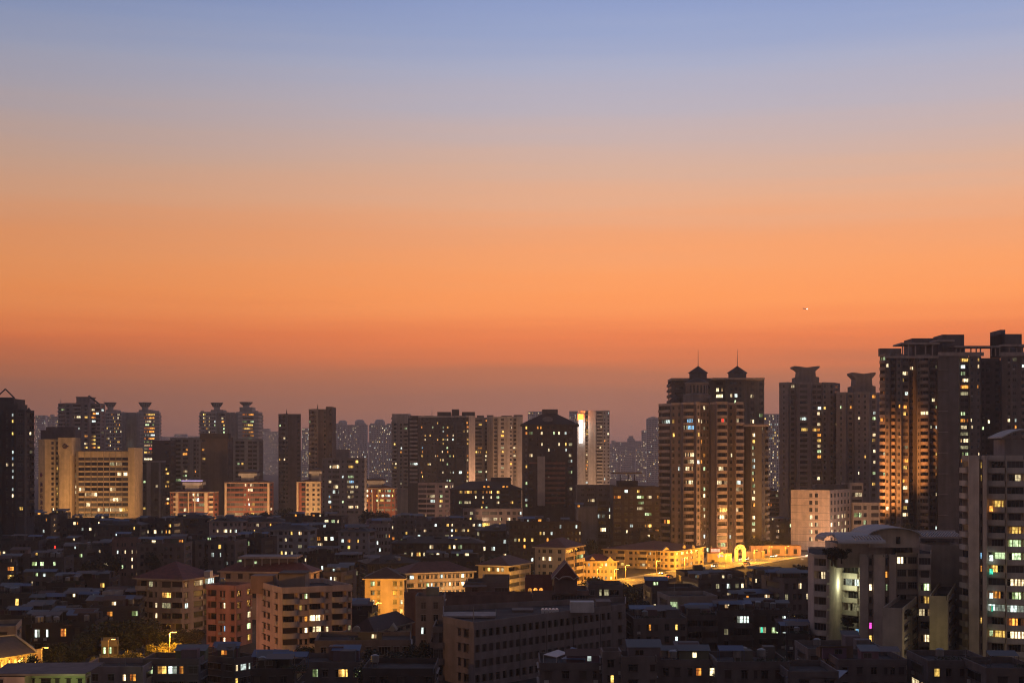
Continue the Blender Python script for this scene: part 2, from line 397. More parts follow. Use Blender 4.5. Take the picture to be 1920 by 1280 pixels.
    def ubox(s, name, u0, u1, v0, v1, za, zb, mat=None, parent=None):
        m = MB(); m.box(u0, u1, v0, v1, za, zb, T=s.uv); return m.build(name, mat or s.col, parent or s.root)
    def hip(s, H, hr, ov, mat, fp=None):
        f = fp or s.fp; c = sum((q for q in f), Vector((0, 0)))/4
        E = []
        for i in range(4):
            p, q, r = f[i-1], f[i], f[(i+1) % 4]
            E.append(q+(q-p).normalized()*ov+(q-r).normalized()*ov)
        def L3(q, z): return (q.x-s.o.x, q.y-s.o.y, z-s.o.z)
        a, b = (E[1]-E[0]).length, (E[3]-E[0]).length
        if a >= b:
            r0 = (E[0]+E[3])/2+(E[1]-E[0]).normalized()*b*.5; r1 = (E[1]+E[2])/2-(E[1]-E[0]).normalized()*b*.5
            fs = [(0, 1, 'r1', 'r0'), (1, 2, 'r1'), (2, 3, 'r0', 'r1'), (3, 0, 'r0')]
        else:
            r0 = (E[0]+E[1])/2+(E[3]-E[0]).normalized()*a*.5; r1 = (E[3]+E[2])/2-(E[3]-E[0]).normalized()*a*.5
            fs = [(0, 1, 'r0'), (1, 2, 'r1', 'r0'), (2, 3, 'r1'), (3, 0, 'r0', 'r1')]
        m = MB(); R = {'r0': L3(r0, H+.35+hr), 'r1': L3(r1, H+.35+hr)}
        for q in fs: m.face([R[i] if isinstance(i, str) else L3(E[i], H+.35) for i in q], 0)
        s.roof = m.build('roof', mat, s.root)
        m = MB()
        for i in range(4):
            j = (i+1) % 4; m.face([L3(E[i], H), L3(E[j], H), L3(E[j], H+.347), L3(E[i], H+.347)])
        m.face([L3(q, H) for q in E[::-1]]); m.build('cornice', s.trim, s.root)
        s.E = E
    def clutter(s, n):
        cols_ = 'wwcyog'
        r = s.rnd; w = (s.fp[1]-s.fp[0]).length; dp = (s.fp[3]-s.fp[0]).length; H = s.H
        for _ in range(n):
            k = r.random(); u, v = r.uniform(.08, .8), r.uniform(.1, .75); a, b = min(.9-u+.05, 3.2/w), min(.95-v, 3.0/dp)
            if k < .22:       # lean-to shed with a slanting sheet roof, sometimes lamplit
                q = s.uv(u, v, H); ww, dd, hh = r.uniform(1.6, 3.4), r.uniform(2, 3.4), r.uniform(1.9, 2.5); sl = r.choice((-.7, .7, .9)); m = MB()
                x0, x1, y0, y1, z = q[0]-ww, q[0]+ww, q[1], q[1]+dd, q[2]+.004
                m.face([(x0, y0, z), (x1, y0, z), (x1, y0, z+hh), (x0, y0, z+hh)]); m.face([(x1, y0, z), (x1, y1, z), (x1, y1, z+hh+sl), (x1, y0, z+hh)]); m.face([(x0, y1, z), (x0, y0, z), (x0, y0, z+hh), (x0, y1, z+hh+sl)]); m.face([(x1, y1, z), (x0, y1, z), (x0, y1, z+hh+sl), (x1, y1, z+hh+sl)])
                m.face([(x0-.3, y0-.4, z+hh-.08), (x1+.3, y0-.4, z+hh-.08), (x1+.3, y1+.2, z+hh+sl+.06), (x0-.3, y1+.2, z+hh+sl+.06)], 1)
                sh = m.build('rooftop_shed', [wall(tuple(round(c_*r.uniform(.8, 1.4), 3) for c_ in s.colv)), r.choice((TIN, TIN, BLUETIN, plain('rusty sheet', (.10, .05, .035), .8)))], s.roof)
                o = bpy.data.objects.new('window', winmesh(r.choice((.8, 1.2, 1.6)), 1.0, .1, r.choice(cols_) if r.random() < .4 else None, True)); COL.objects.link(o); o.parent = sh; o.location = (q[0]+r.uniform(-.5, .5)*ww, y0-.03, z+.9)
            elif k < .30:     # potted shrubs along the roof edge
                q = s.uv(u, .06, H); m = MB()
                ni = r.randint(3, 6); m.box(q[0]-.3, q[0]+ni*.8-.5, q[1]-.2, q[1]+.2, q[2], q[2]+.35)
                for i in range(ni):
                    px_, pz = q[0]+i*.8, q[2]
                    for _k in range(26):
                        a_ = Vector((r.gauss(0, .35), r.gauss(0, .35), r.uniform(.4, 1.5))); m.face([(px_+a_.x+dx, q[1]+a_.y+dy, pz+a_.z+dz) for dx, dy, dz in ((-.15, 0, 0), (0, -.1, -.12), (.15, 0, 0), (0, .1, .14))], 1)
                m.build('planter', [wall((.2, .12, .09)), plain('shrub leaves', (.025, .035, .017), .8)], s.roof)
            elif k < .42: s.ubox('stair_hut', u, u+a, v, v+b, H+.005, H+r.uniform(2.2, 3.0), wall(tuple(round(c*r.uniform(.8, 1.05), 3) for c in s.colv)), s.roof)
            elif k < .62:
                q = s.uv(u, v, H); m = MB(); m.lathe((q[0], q[1], q[2]+.9), [(.75, 0), (.8, .1), (.8, 1.3), (.4, 1.5)], 10)
                for sx in (-.5, .5):
                    for sy_ in (-.5, .5): m.box(q[0]+sx-.05, q[0]+sx+.05, q[1]+sy_-.05, q[1]+sy_+.05, q[2], q[2]+.9)
                m.build('water_tank', METAL, s.roof)
            elif k < .82:
                q = s.uv(u, v, H); m = MB(); hh = r.uniform(2.0, 2.6); ww = r.uniform(2, 4); dd = r.uniform(2, 3.5)
                m.face([(q[0]-ww, q[1], q[2]+hh), (q[0]+ww, q[1], q[2]+hh), (q[0]+ww, q[1]+dd, q[2]+hh+.7), (q[0]-ww, q[1]+dd, q[2]+hh+.7)])
                for sx in (-ww+.1, ww-.1):
                    for yy, zz in ((.05, 0), (dd-.05, .68)): m.box(q[0]+sx-.05, q[0]+sx+.05, q[1]+yy-.05, q[1]+yy+.05, q[2], q[2]+hh+zz)
                m.build('awning', r.choice((TIN, BLUETIN, plain('weathered sheet', (.15, .12, .12)))), s.roof)
            else:
                q = s.uv(u, v, H); m = MB(); m.tube([(q[0], q[1], q[2]), (q[0], q[1], q[2]+r.uniform(2.5, 4.5))], .05, 5)
                zt = q[2]+2.3
                for i in range(4): m.box(q[0]-.5+.06*i, q[0]+.5-.06*i, q[1]-.02, q[1]+.02, zt-.3*i, zt-.3*i+.04)
                m.build('antenna', METAL, s.roof)

def fpt(x0, x1, ytop, D, a=0.0, depth=None, xs=None):
    """Footprint and height from the photograph: front face between columns x0 and x1, yawed by a degrees,
    its near corner at distance D with the roof edge on row ytop; side face ending at column xs (or of a given depth)."""
    t = Vector((math.cos(math.radians(a)), math.sin(math.radians(a)))); bk = Vector((-t.y, t.x))
    k0, k1 = (x0-CX)/F, (x1-CX)/F
    if a >= 0:
        p0 = Vector((k0*D, D)); w = (k1*p0.y-p0.x)/(t.x-k1*t.y); p1 = p0+t*w; near = p0
    else:
        p1 = Vector((k1*D, D)); w = -(k0*p1.y-p1.x)/(t.x-k0*t.y); p0 = p1-t*w; near = p1
    if xs is not None:
        ks = (xs-CX)/F; dep = (ks*near.y-near.x)/(bk.x-ks*bk.y); depth = max(4.0, min(60, dep))
    depth = depth or 14
    return [p0, p1, p1+bk*depth, p0+bk*depth], CH-(ytop-HY)*D/F
def block(name, label, cat, x0, x1, ytop, D, pats, col, a=0.0, depth=None, xs=None, **kw):
    fp, H = fpt(x0, x1, ytop, D, a, depth, xs)
    return Bld(name, label, cat, fp, H, pats, col, **kw)
def lamp(kind, loc, energy, color, radius=.15, **kw):
    l = bpy.data.lights.new('lamp_light', kind); l.energy = energy; l.color = color
    if kind in ('POINT', 'SPOT'): l.shadow_soft_size = radius
    for k, v in kw.items(): setattr(l, k, v)
    o = bpy.data.objects.new('lamp_light', l); COL.objects.link(o); o.location = loc; return o
def aim(o, p):
    o.rotation_euler = (Vector(p)-o.location).to_track_quat('-Z', 'Y').to_euler()
SODIUM = (1.0, .42, .04); AMBER = (1.0, .62, .28)
#==BODY==
def poly(name, label, cat, verts, ytop, D, pats, col, **kw):
    fp = [((px-CX)*Y/F, Y) for px, Y in verts]
    return Bld(name, label, cat, fp, CH-(ytop-HY)*D/F, pats, col, **kw)
def sub(b, x0, x1, ytop, D, pats, col, a=0.0, depth=None, xs=None, **kw):
    """another volume of the same building"""
    fp, H = fpt(x0, x1, ytop, D, a, depth, xs)
    return Bld('wing', '', '', fp, H, pats, col, into=b, **kw)
def part_px(b, name, x0, x1, y0, y1, D, depth, mat):
    """a box fixed to building b: columns x0..x1, rows y0 (top)..y1 (bottom) at distance D"""
    p = at(x0, y0, D); q = at(x1, y1, D); m = MB()
    m.box(p[0]-b.o.x, q[0]-b.o.x, D-b.o.y, D+depth-b.o.y, q[2]-b.o.z, p[2]-b.o.z); return m.build(name, mat, b.root)
def prism(m, outline, y0, y1, mi=0):
    n = len(outline); A = [(x, y0, z) for x, z in outline]; B_ = [(x, y1, z) for x, z in outline]
    m.face(A, mi); m.face(B_[::-1], mi)
    for i in range(n):
        j = (i+1) % n; m.face([A[j], A[i], B_[i], B_[j]], mi)
# ================================================================== ground, roads, hills
m = MB(); m.face([(-6000, -200, 0), (6000, -200, 0), (6000, 7000, 0), (-6000, 7000, 0)])
struct('ground', m, wall((.05, .046, .045), .95, .5, .05, 'city ground'))
ROAD = wall((.15, .14, .125), .8, .25, .4, 'asphalt'); KERB = wall((.3, .29, .28), .9, .3, .6, 'kerb stone'); PAINT = plain('road paint', (.7, .68, .6), .6)
def strip(name, P, Q, w, z, mat):
    P = Vector(P); Q = Vector(Q); d = (Q-P).normalized(); n_ = Vector((-d.y, d.x))*w/2; m = MB()
    m.face([(*(P-n_), z), (*(Q-n_), z), (*(Q+n_), z), (*(P+n_), z)]); o = m.build(name, mat); o["kind"] = "structure"; return o
RA, RB = Vector((30, 548)), Vector((160, 766))     # the lamplit road running away to the right
strip('road', RA, RB, 15, .004, ROAD)
rd = (RB-RA).normalized(); rn = Vector((-rd.y, rd.x))
for side in (-1, 1):
    m = MB(); A = RA+rn*side*9.2; B_ = RB+rn*side*9.2
    T = lambda x, y, z: (A.x+rd.x*x+rn.x*y, A.y+rd.y*x+rn.y*y, z)
    m.box(0, (RB-RA).length, -1.7, 1.7, -.02, .14, T=T); struct('pavement', m, KERB)
m = MB()
for k in range(0, 40):
    for off in (-3.6, 0, 3.6):
        T = lambda x, y, z: (RA.x+rd.x*x+rn.x*y, RA.y+rd.y*x+rn.y*y, z)
        m.face([T(k*6.3, off-.09, .008), T(k*6.3+3.2, off-.09, .008), T(k*6.3+3.2, off+.09, .008), T(k*6.3, off+.09, .008)])
struct('road_markings', m, PAINT)
w_ = empty('retaining_wall', (*(RA-rn*11.6), 0), 'long dark retaining wall along the near side of the bright road', 'wall')  # wall added to cover the near strip of the lit road
m = MB(); T = lambda x, y, z: (rd.x*x+rn.x*y, rd.y*x+rn.y*y, z)
m.box(14, 130, -.25, .25, 0, .9, T=T); m.build('wall', wall((.09, .08, .078)), w_)
m = MB(); m.box(14, 130, -.35, .35, .903, 1.05, T=T); m.build('coping', wall((.14, .125, .12)), w_)
strip('street', (-150, 318), (-55, 330), 12, .004, ROAD)
strip('avenue', (-340, 905), (120, 880), 16, .004, ROAD)
strip('lane', (-60, 420), (30, 470), 8, .004, ROAD)
# faint hills beyond the city
m = MB(); rr = random.Random(4); n = 60
P = []
for i in range(n+1):
    x = -1900+3800*i/n; h = 88+18*math.sin(i*.37)+9*math.sin(i*.91+1)+rr.uniform(-3, 3); P.append((x, h))
for i in range(n):
    (x0, h0), (x1, h1) = P[i], P[i+1]
    m.face([(x0, 5200, -.01), (x1, 5200, -.01), (x1, 5500, h1), (x0, 5500, h0)]); m.face([(x0, 5500, h0), (x1, 5500, h1), (x1, 6000, -.01), (x0, 6000, -.01)])
struct('hills', m, wall((.05, .06, .04), .95, .4, .004, 'wooded hill'))

# ================================================================== far towers fading into the haze
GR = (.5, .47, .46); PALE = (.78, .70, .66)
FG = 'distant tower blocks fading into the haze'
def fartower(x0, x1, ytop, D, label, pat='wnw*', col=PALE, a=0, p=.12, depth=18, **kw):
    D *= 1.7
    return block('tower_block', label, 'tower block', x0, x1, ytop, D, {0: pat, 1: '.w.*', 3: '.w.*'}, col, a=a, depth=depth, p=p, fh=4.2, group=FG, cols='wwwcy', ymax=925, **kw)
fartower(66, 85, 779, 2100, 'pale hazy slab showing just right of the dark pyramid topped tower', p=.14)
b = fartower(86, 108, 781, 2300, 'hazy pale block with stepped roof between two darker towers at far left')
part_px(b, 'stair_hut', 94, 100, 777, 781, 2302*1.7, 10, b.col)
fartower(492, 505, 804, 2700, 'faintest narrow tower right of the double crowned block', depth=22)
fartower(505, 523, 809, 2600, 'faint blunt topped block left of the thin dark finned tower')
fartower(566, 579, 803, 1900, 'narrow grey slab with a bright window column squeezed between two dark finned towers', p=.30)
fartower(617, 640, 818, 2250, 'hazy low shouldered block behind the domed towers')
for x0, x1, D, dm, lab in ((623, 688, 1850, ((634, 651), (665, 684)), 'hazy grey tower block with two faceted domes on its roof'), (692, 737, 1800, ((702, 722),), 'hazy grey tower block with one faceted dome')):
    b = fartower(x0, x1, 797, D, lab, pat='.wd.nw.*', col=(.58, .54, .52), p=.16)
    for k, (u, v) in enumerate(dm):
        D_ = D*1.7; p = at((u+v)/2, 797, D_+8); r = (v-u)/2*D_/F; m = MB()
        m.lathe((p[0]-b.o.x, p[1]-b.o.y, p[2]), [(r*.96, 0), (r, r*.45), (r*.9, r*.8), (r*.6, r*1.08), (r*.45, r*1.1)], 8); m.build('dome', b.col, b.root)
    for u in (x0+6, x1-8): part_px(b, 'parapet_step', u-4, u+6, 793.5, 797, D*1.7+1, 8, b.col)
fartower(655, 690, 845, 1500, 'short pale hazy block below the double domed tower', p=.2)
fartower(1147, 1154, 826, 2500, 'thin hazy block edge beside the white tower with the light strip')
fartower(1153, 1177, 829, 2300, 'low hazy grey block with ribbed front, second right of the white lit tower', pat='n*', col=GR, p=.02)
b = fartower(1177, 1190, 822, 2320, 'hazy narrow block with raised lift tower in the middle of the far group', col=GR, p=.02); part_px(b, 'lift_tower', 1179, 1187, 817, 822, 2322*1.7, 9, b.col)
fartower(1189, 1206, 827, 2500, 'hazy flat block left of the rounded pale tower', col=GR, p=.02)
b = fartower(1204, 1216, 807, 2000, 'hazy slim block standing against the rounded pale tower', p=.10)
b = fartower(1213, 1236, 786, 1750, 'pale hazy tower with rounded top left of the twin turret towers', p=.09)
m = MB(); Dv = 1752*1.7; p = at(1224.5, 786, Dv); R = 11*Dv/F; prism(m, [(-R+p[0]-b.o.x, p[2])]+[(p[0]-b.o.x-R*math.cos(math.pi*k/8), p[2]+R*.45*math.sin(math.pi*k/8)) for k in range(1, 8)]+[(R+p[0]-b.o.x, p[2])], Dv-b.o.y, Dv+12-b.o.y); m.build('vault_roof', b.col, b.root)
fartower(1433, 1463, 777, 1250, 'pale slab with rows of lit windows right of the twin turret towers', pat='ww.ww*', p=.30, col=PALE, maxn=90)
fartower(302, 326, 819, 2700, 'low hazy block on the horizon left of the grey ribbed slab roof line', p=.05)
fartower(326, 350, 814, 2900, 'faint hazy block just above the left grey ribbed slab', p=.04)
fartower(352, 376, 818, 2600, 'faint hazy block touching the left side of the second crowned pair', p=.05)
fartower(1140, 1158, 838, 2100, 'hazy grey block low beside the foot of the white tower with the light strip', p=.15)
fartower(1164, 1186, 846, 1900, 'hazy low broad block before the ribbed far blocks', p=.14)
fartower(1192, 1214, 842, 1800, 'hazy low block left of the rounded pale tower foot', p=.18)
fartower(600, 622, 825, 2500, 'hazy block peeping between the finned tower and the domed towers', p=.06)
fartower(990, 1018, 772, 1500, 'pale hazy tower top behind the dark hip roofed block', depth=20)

# ================================================================== towers of the middle distance
def mast(b, px, y0, y1, D, r=.12):
    p = at(px, y0, D); q = at(px, y1, D); m = MB(); m.tube([(p[0]-b.o.x, D-b.o.y, q[2]-b.o.z), (p[0]-b.o.x, D-b.o.y, p[2]-b.o.z)], [r*1.6, r*.5], 6); m.build('mast', METAL, b.root)
# left edge: dark tower with a pyramid frame
DK = (.075, .07, .078)
b = poly('apartment_tower', 'dark tower at left edge with open steel pyramid frame on its roof', 'tower', [(-40, 700), (-2, 690), (3, 696), (26, 696), (30, 690), (46, 690), (50, 694), (64, 700), (64, 730), (-40, 730)], 772, 690,
         ['b', None, 'p.v.n*', None, 'w', None, 'wB', None, None, None], DK, p=.05, ymax=975, maxn=60,
         lit=[(28, 782, 'c'), (28, 813, 'y'), (28, 842, 'c'), (28, 853, 'b'), (7, 873, 'w'), (28, 873, 'w'), (29, 882, 'c'), (28, 892, 'c'), (29, 922, 'c'), (29, 932, 'w'), (58, 842, 'd')])
part_px(b, 'lift_tower', -12, 26, 747, 772, 697, 16, b.col); part_px(b, 'roof_room', 26, 33, 757, 772, 697, 14, b.col)
m = MB(); tp = at(10, 729, 705); cs = [at(-8, 746, 697), at(27, 746, 697), at(27, 746, 713), at(-8, 746, 713)]
for i in range(4):
    m.tube([cs[i], tp], .35, 5); m.tube([cs[i], cs[(i+1) % 4]], .35, 5)
m.v = [(x-b.o.x, y-b.o.y, z) for x, y, z in m.v]; m.build('pyramid_frame', plain('dark steel', (.04, .035, .035), .6, .4), b.root)
for u0, u1, yt in ((47, 59, 764), (-8, 4, 766)):
    m = MB(); a_ = at(u0, 773, 693); c_ = at(u1, 773, 693); t_ = at((u0+u1)/2, yt, 693); prism(m, [(a_[0]-b.o.x, a_[2]), (c_[0]-b.o.x, c_[2]), (t_[0]-b.o.x, t_[2])], 693-b.o.y, 694.5-b.o.y); m.build('gable', b.col, b.root)
# brown tower with slanting beam
b = poly('apartment_tower', 'grey brown tower with a slanting roof beam behind the amber office building', 'tower', [(109, 1150), (122, 1140), (166, 1140), (171, 1146), (188, 1146), (197, 1158), (197, 1190), (109, 1190)], 758, 1145,
         ['B', 'w.b.w', None, 'Wb', 'w', None, None, None], (.32, .26, .25), p=.07, ymax=870, rec=.3, balcol=(.42, .36, .34),
         lit=[(150, 783), (157, 783, 'y'), (179, 770, 'w'), (179, 777, 'o'), (179, 784, 'o'), (179, 791, 'c'), (130, 803, 'o'), (138, 803, 'c'), (150, 816, 'y'), (157, 816, 'o'), (150, 823, 'w'), (150, 829, 'w'), (157, 829), (179, 817, 'y'), (179, 824, 'y'), (179, 831, 'y'), (179, 838, 'o'), (157, 842, 'y')])
part_px(b, 'lift_tower', 143, 167, 745, 758, 1150, 16, b.col); part_px(b, 'lift_tower_cap', 142, 168, 743.5, 745, 1149, 18, b.trim)
m = MB(); a_ = at(166, 741.5, 1152); c_ = at(188, 759, 1152); m.tube([(a_[0]-b.o.x, a_[1]-b.o.y, a_[2]), (c_[0]-b.o.x, c_[1]-b.o.y, c_[2])], .7, 4); m.build('roof_beam', plain('dark steel', (.04, .035, .035), .6, .4), b.root)
mast(b, 114, 747, 758, 1150, .2); mast(b, 195, 748, 760, 1160, .2)
# towers with flared crowns
def crown(b, px0, px1, ytop, ybase, D, plinth):
    p = at((px0+px1)/2, ybase, D+9); r = (px1-px0)/2*D/F; h = (ybase-ytop)*D/F
    m = MB(); m.lathe((p[0]-b.o.x, p[1]-b.o.y, p[2]), [(r*.50, 0), (r*.50, h*.28), (r*.62, h*.45), (r*.96, h*.93), (r, h*.94), (r, h), (r*.9, h), (r*.6, h*.5)], 16, cap=False)
    o = m.build('roof_crown', wall((.5, .45, .42)), b.root)
    m = MB()
    for k in range(16):
        t = 2*math.pi*k/16; c, s_ = math.cos(t), math.sin(t)
        m.tube([(p[0]-b.o.x+r*.63*c, p[1]-b.o.y+r*.63*s_, p[2]+h*.45), (p[0]-b.o.x+r*.99*c, p[1]-b.o.y+r*.99*s_, p[2]+h*.94)], .22, 4)
    m.build('crown_rib', plain('dark steel', (.04, .035, .035), .6, .4), o)
    part_px(b, 'crown_plinth', plinth[0], plinth[1], ybase, plinth[2], D+2, 15, b.col)
for verts, yt, D, cr, lab, lit in (
    ([(197, 1262), (199, 1250), (228, 1250), (236, 1256), (236, 1264), (256, 1264), (256, 1254), (262, 1250), (298, 1250), (301, 1262), (301, 1295), (197, 1295)], 774, 1250, ((196, 218, 754, 768, (198, 218, 774)), (260, 284, 754, 768, (260, 284, 774))),
     'pale banded tower pair with flared bowl crowns right of the brown tower', [(215, 792, 'y'), (216, 800, 'y'), (215, 808, 'o'), (206, 808, 'w'), (234, 792, 'g'), (228, 808, 'w'), (215, 820, 'y'), (208, 829, 'y'), (216, 838, 'w'), (234, 834, 'c'), (272, 782, 'o'), (280, 782, 'y'), (292, 782, 'g'), (272, 787, 'w'), (280, 793, 'g'), (272, 798, 'o'), (265, 802), (272, 802, 'o'), (253, 782, 'g'), (254, 802, 'g'), (280, 813, 'c'), (293, 817, 'g'), (272, 818, 'o'), (280, 835, 'w'), (281, 844, 'r'), (272, 850, 'y'), (254, 855, 'y')]),
    ([(374, 1215), (377, 1200), (404, 1200), (412, 1206), (424, 1206), (430, 1210), (442, 1210), (446, 1200), (484, 1200), (492, 1212), (492, 1250), (374, 1250)], 774, 1200, ((395, 418, 754.5, 768, (395, 418, 774)), (449, 474, 753.5, 763, (449, 473, 774))),
     'pale banded tower pair with flared bowl crowns standing behind the grey apartment slabs', [(411, 787, 'w'), (411, 793, 'o'), (411, 799, 'y'), (404, 798, 'g'), (405, 787, 'c'), (385, 782, 'y'), (385, 798, 'y'), (393, 782, 'w'), (393, 788), (393, 798, 'w'), (393, 808), (428, 803, 'g'), (428, 810, 'g'), (466, 787, 'g'), (466, 793, 'y'), (466, 798, 'y'), (466, 803, 'o'), (466, 808, 'o'), (460, 798, 'c'), (460, 808, 'y'), (448, 817, 'w'), (461, 776, 'o'), (466, 825, 'g')])):
    pt = ['b', 'vvnvvnvvnv', None, 'w', None, '..', None, 'n', 'vvnvvnvvnv', 'b', None, None] if len(verts) == 12 else None
    b = poly('apartment_tower', lab, 'tower', verts, yt, D, pt, (.50, .44, .41), fh=3.0, p=.16, ymax=890, band=True, trim=(.66, .58, .54), lit=lit, rec=.6, cols='wwwyyyoog')
    for c in cr: crown(b, c[0], c[1], c[2], c[3], D, c[4])
    for u in (verts[0][0]+2, verts[8][0]-6): part_px(b, 'parapet_frame', u, u+6, yt-4, yt, D+4, 1, b.col)
# grey slabs in front of the second crowned pair
PR = (.27, .24, .235)
b = block('apartment_block', 'grey ribbed apartment slab left of the plain dark block below the crowned pair', 'apartment block', 319, 378, 823, 1000, {0: 'nPWpW.PwnP', 1: '.w.*', 3: '.w.*'}, (.30, .26, .255), depth=16, p=.03, trim=(.36, .33, .32), ymax=925,
          lit=[(325, 845, 'o'), (327, 845, 'y'), (344, 845, 'o'), (346, 845), (375, 845, 'd'), (325, 853, 'c'), (342, 880, 'w'), (346, 886, 'g'), (359, 887, 'o'), (351, 895, 'w'), (326, 903, 'o')])
for u in (322, 338, 352, 366): part_px(b, 'parapet_frame', u, u+9, 820, 823, 1001, 3, b.trim)
b = block('apartment_block', 'plain dark brown block with blank front below the left crown', 'apartment block', 376, 427, 822, 950, {0: 'n,....', 1: '.w.*', 3: 'w*'}, (.115, .085, .08), depth=18, p=.05, ymax=950)
part_px(b, 'roof_screen', 375, 427, 812, 822, 949, 10, wall((.07, .055, .055)))
b = block('apartment_block', 'grey ribbed apartment slab right of the plain dark block below the crowned pair', 'apartment block', 427, 486, 826, 1005, {0: 'PwPWWpPWWP', 1: 'w*'}, (.28, .245, .24), depth=16, p=.02, trim=(.36, .33, .32), ymax=905, lit=[(441, 870), (452, 870), (484, 862, 'w')])
part_px(b, 'parapet_frame', 430, 484, 822, 826, 1006, 3, b.trim)
block('apartment_block', 'dark narrow block with pale centre strip right of the amber office', 'apartment block', 264, 301, 866, 960, {0: 'wP.wp', 1: 'w*'}, (.10, .085, .085), depth=14, p=.04, trim=(.28, .25, .25), ymax=960, lit=[(275, 906), (282, 914, 'w'), (278, 955, 'y')])
block('apartment_block', 'dark brown block edge with yellow window column left of the grey slab', 'apartment block', 285, 320, 828, 985, {0: '..n', 1: 'n*'}, (.115, .085, .08), depth=16, p=.05, ymax=960, lit=[(316, 878, 'y'), (316, 886, 'y'), (316, 902, 'y'), (316, 910, 'y'), (316, 936, 'w')])
# two dark thin towers with a fin
for x0, xm, x1, yt, D, fin, yf, lab, cap in ((522, 541, 564, 778, 1000, 537, 766, 'thin dark tower with a roof fin, left of two such towers', None), (579, 596, 612, 769, 950, 595, 757, 'thin dark tower with a roof fin and taller right shoulder', (611, 623, 765))):
    b = poly('apartment_tower', lab, 'tower', [(x0, D+6), (xm-6, D), (xm, D), (xm, D+5), (x1, D+5), (x1, D+26), (x0, D+26)], yt, D, ['wB', 'w', None, '..n', None, None, None], (.21, .16, .155), p=.015, ymax=945, trim=(.2, .165, .165), lit=[(x0+3, yt+19, 'g'), (x0+4, yt+85, 'y')])
    m = MB(); a_ = at(fin-2, yt+5, D-.5); t_ = at(fin+.6, yf, D-.5); c_ = at(fin+2, yt+40, D-.5)
    prism(m, [(a_[0]-b.o.x, c_[2]), (c_[0]-b.o.x, c_[2]), (c_[0]-b.o.x, a_[2]), (t_[0]-b.o.x, t_[2]), (a_[0]-b.o.x, a_[2])], D-.9-b.o.y, D-.003-b.o.y); m.build('roof_fin', b.trim, b.root)
    if cap: sub(b, cap[0], cap[1], cap[2], D+3, {0: '.n', 1: None}, (.085, .065, .07), depth=20, ymax=940, p=.02)
# central group
b = block('apartment_tower', 'pale narrow tower of stacked balconies left of the wide dark lit block', 'tower', 735, 766, 778, 1080, {0: 'bTTwtB', 1: 'B*', 3: 'B'}, (.52, .44, .39), a=-8, xs=771, p=.10, ymax=915, balcol=(.62, .53, .47), lit=[(742, 793, 'y'), (752, 845, 'o'), (739, 830, 'y'), (739, 880, 'y')])
part_px(b, 'roof_room', 736, 764, 779, 790, 1070, 3, b.col)
b = poly('apartment_tower', 'wide dark tower scattered with many lit windows left of centre', 'tower', [(765, 1045), (783, 1040), (786, 1030), (852, 1030), (856, 1024), (872, 1024), (874, 1020), (879, 1020), (891, 1028), (891, 1070), (765, 1070)], 782, 1030,
         ['.b', None, '.vvvnvvnvvnvvv', None, 'sv', None, 'w', 'TT', None, None, None], (.095, .08, .08), trim=(.50, .41, .37), p=.05, ymax=905, maxn=100,
         lit=[(788, 804, 'o'), (799, 817, 'y'), (805, 817, 'y'), (799, 823, 'w'), (792, 837, 'b'), (788, 850, 'o'), (790, 857, 'y'), (800, 870, 'y'), (806, 870, 'w'), (792, 883, 'o'), (793, 890, 'y'), (810, 803, 'g'), (831, 797, 'g'), (837, 797, 'y'), (830, 810, 'c'), (837, 817, 'o'), (830, 824, 'y'), (837, 824, 'w'), (830, 831, 'y'), (820, 823, 'y'), (848, 817, 'w'), (851, 823, 'c'), (837, 843, 'g'), (837, 850, 'o'), (830, 850, 'w'), (818, 857, 'w'), (822, 857, 'o'), (824, 864, 'y'), (831, 864, 'w'), (837, 870, 'g'), (830, 883, 'w'), (837, 897, 'c'), (848, 857), (848, 883, 'c'), (876, 791, 'o'), (876, 796, 'o'), (876, 802, 'w'), (876, 808, 'y'), (876, 825, 'y'), (876, 835, 'y'), (876, 852, 'o'), (876, 862, 'w'), (876, 883, 'o'), (876, 890, 'y'), (876, 896, 'w')])
for u0, u1, yt in ((820, 845, 772), (847, 860, 767), (866, 890, 772), (769, 790, 779), (795, 812, 779)): part_px(b, 'roof_room', u0, u1, yt, 782, 1036, 12, b.col)
mast(b, 810, 764, 782, 1040, .15)
b = block('apartment_tower', 'grey tower edge with window column between the dark lit block and the pale ribbed tower', 'tower', 890, 914, 785, 1075, {0: 'W.n', 1: None}, (.25, .215, .21), depth=16, p=.06, ymax=905, lit=[(901, 792, 'y'), (910, 791, 'o'), (902, 846, 'y'), (909, 846, 'y'), (908, 857), (908, 865), (909, 883, 'w'), (905, 883, 'g'), (908, 897)])
part_px(b, 'roof_room', 894, 907, 778.5, 785, 1078, 10, b.col)
RIB = (.47, .39, .35)
b = poly('apartment_tower', 'pale ribbed tower lit warm from below, left of the dark hip roofed block', 'tower', [(913, 1060), (924, 1052), (924, 1060), (934, 1060), (934, 1054), (950, 1054), (950, 1050), (961, 1050), (961, 1058), (970, 1058), (970, 1050), (980, 1052), (980, 1085), (913, 1085)], 783, 1052,
         ['..', None, 'd', None, 'pwp', None, '.n', None, 'w', None, '.', None, None, None], RIB, trim=RIB, p=.06, ymax=905, lit=[(938, 807, 'y'), (938, 813, 'o'), (938, 840, 'd'), (938, 850, 'y'), (939, 877, 'd'), (954, 802), (964, 840, 'w'), (967, 840, 'o'), (965, 850), (954, 868, 'o')])
for u0, u1, yt in ((913, 925, 778), (940, 960, 779), (963, 980, 777.5)): part_px(b, 'roof_room', u0, u1, yt, 783, 1062, 12, wall((.24, .2, .19)))
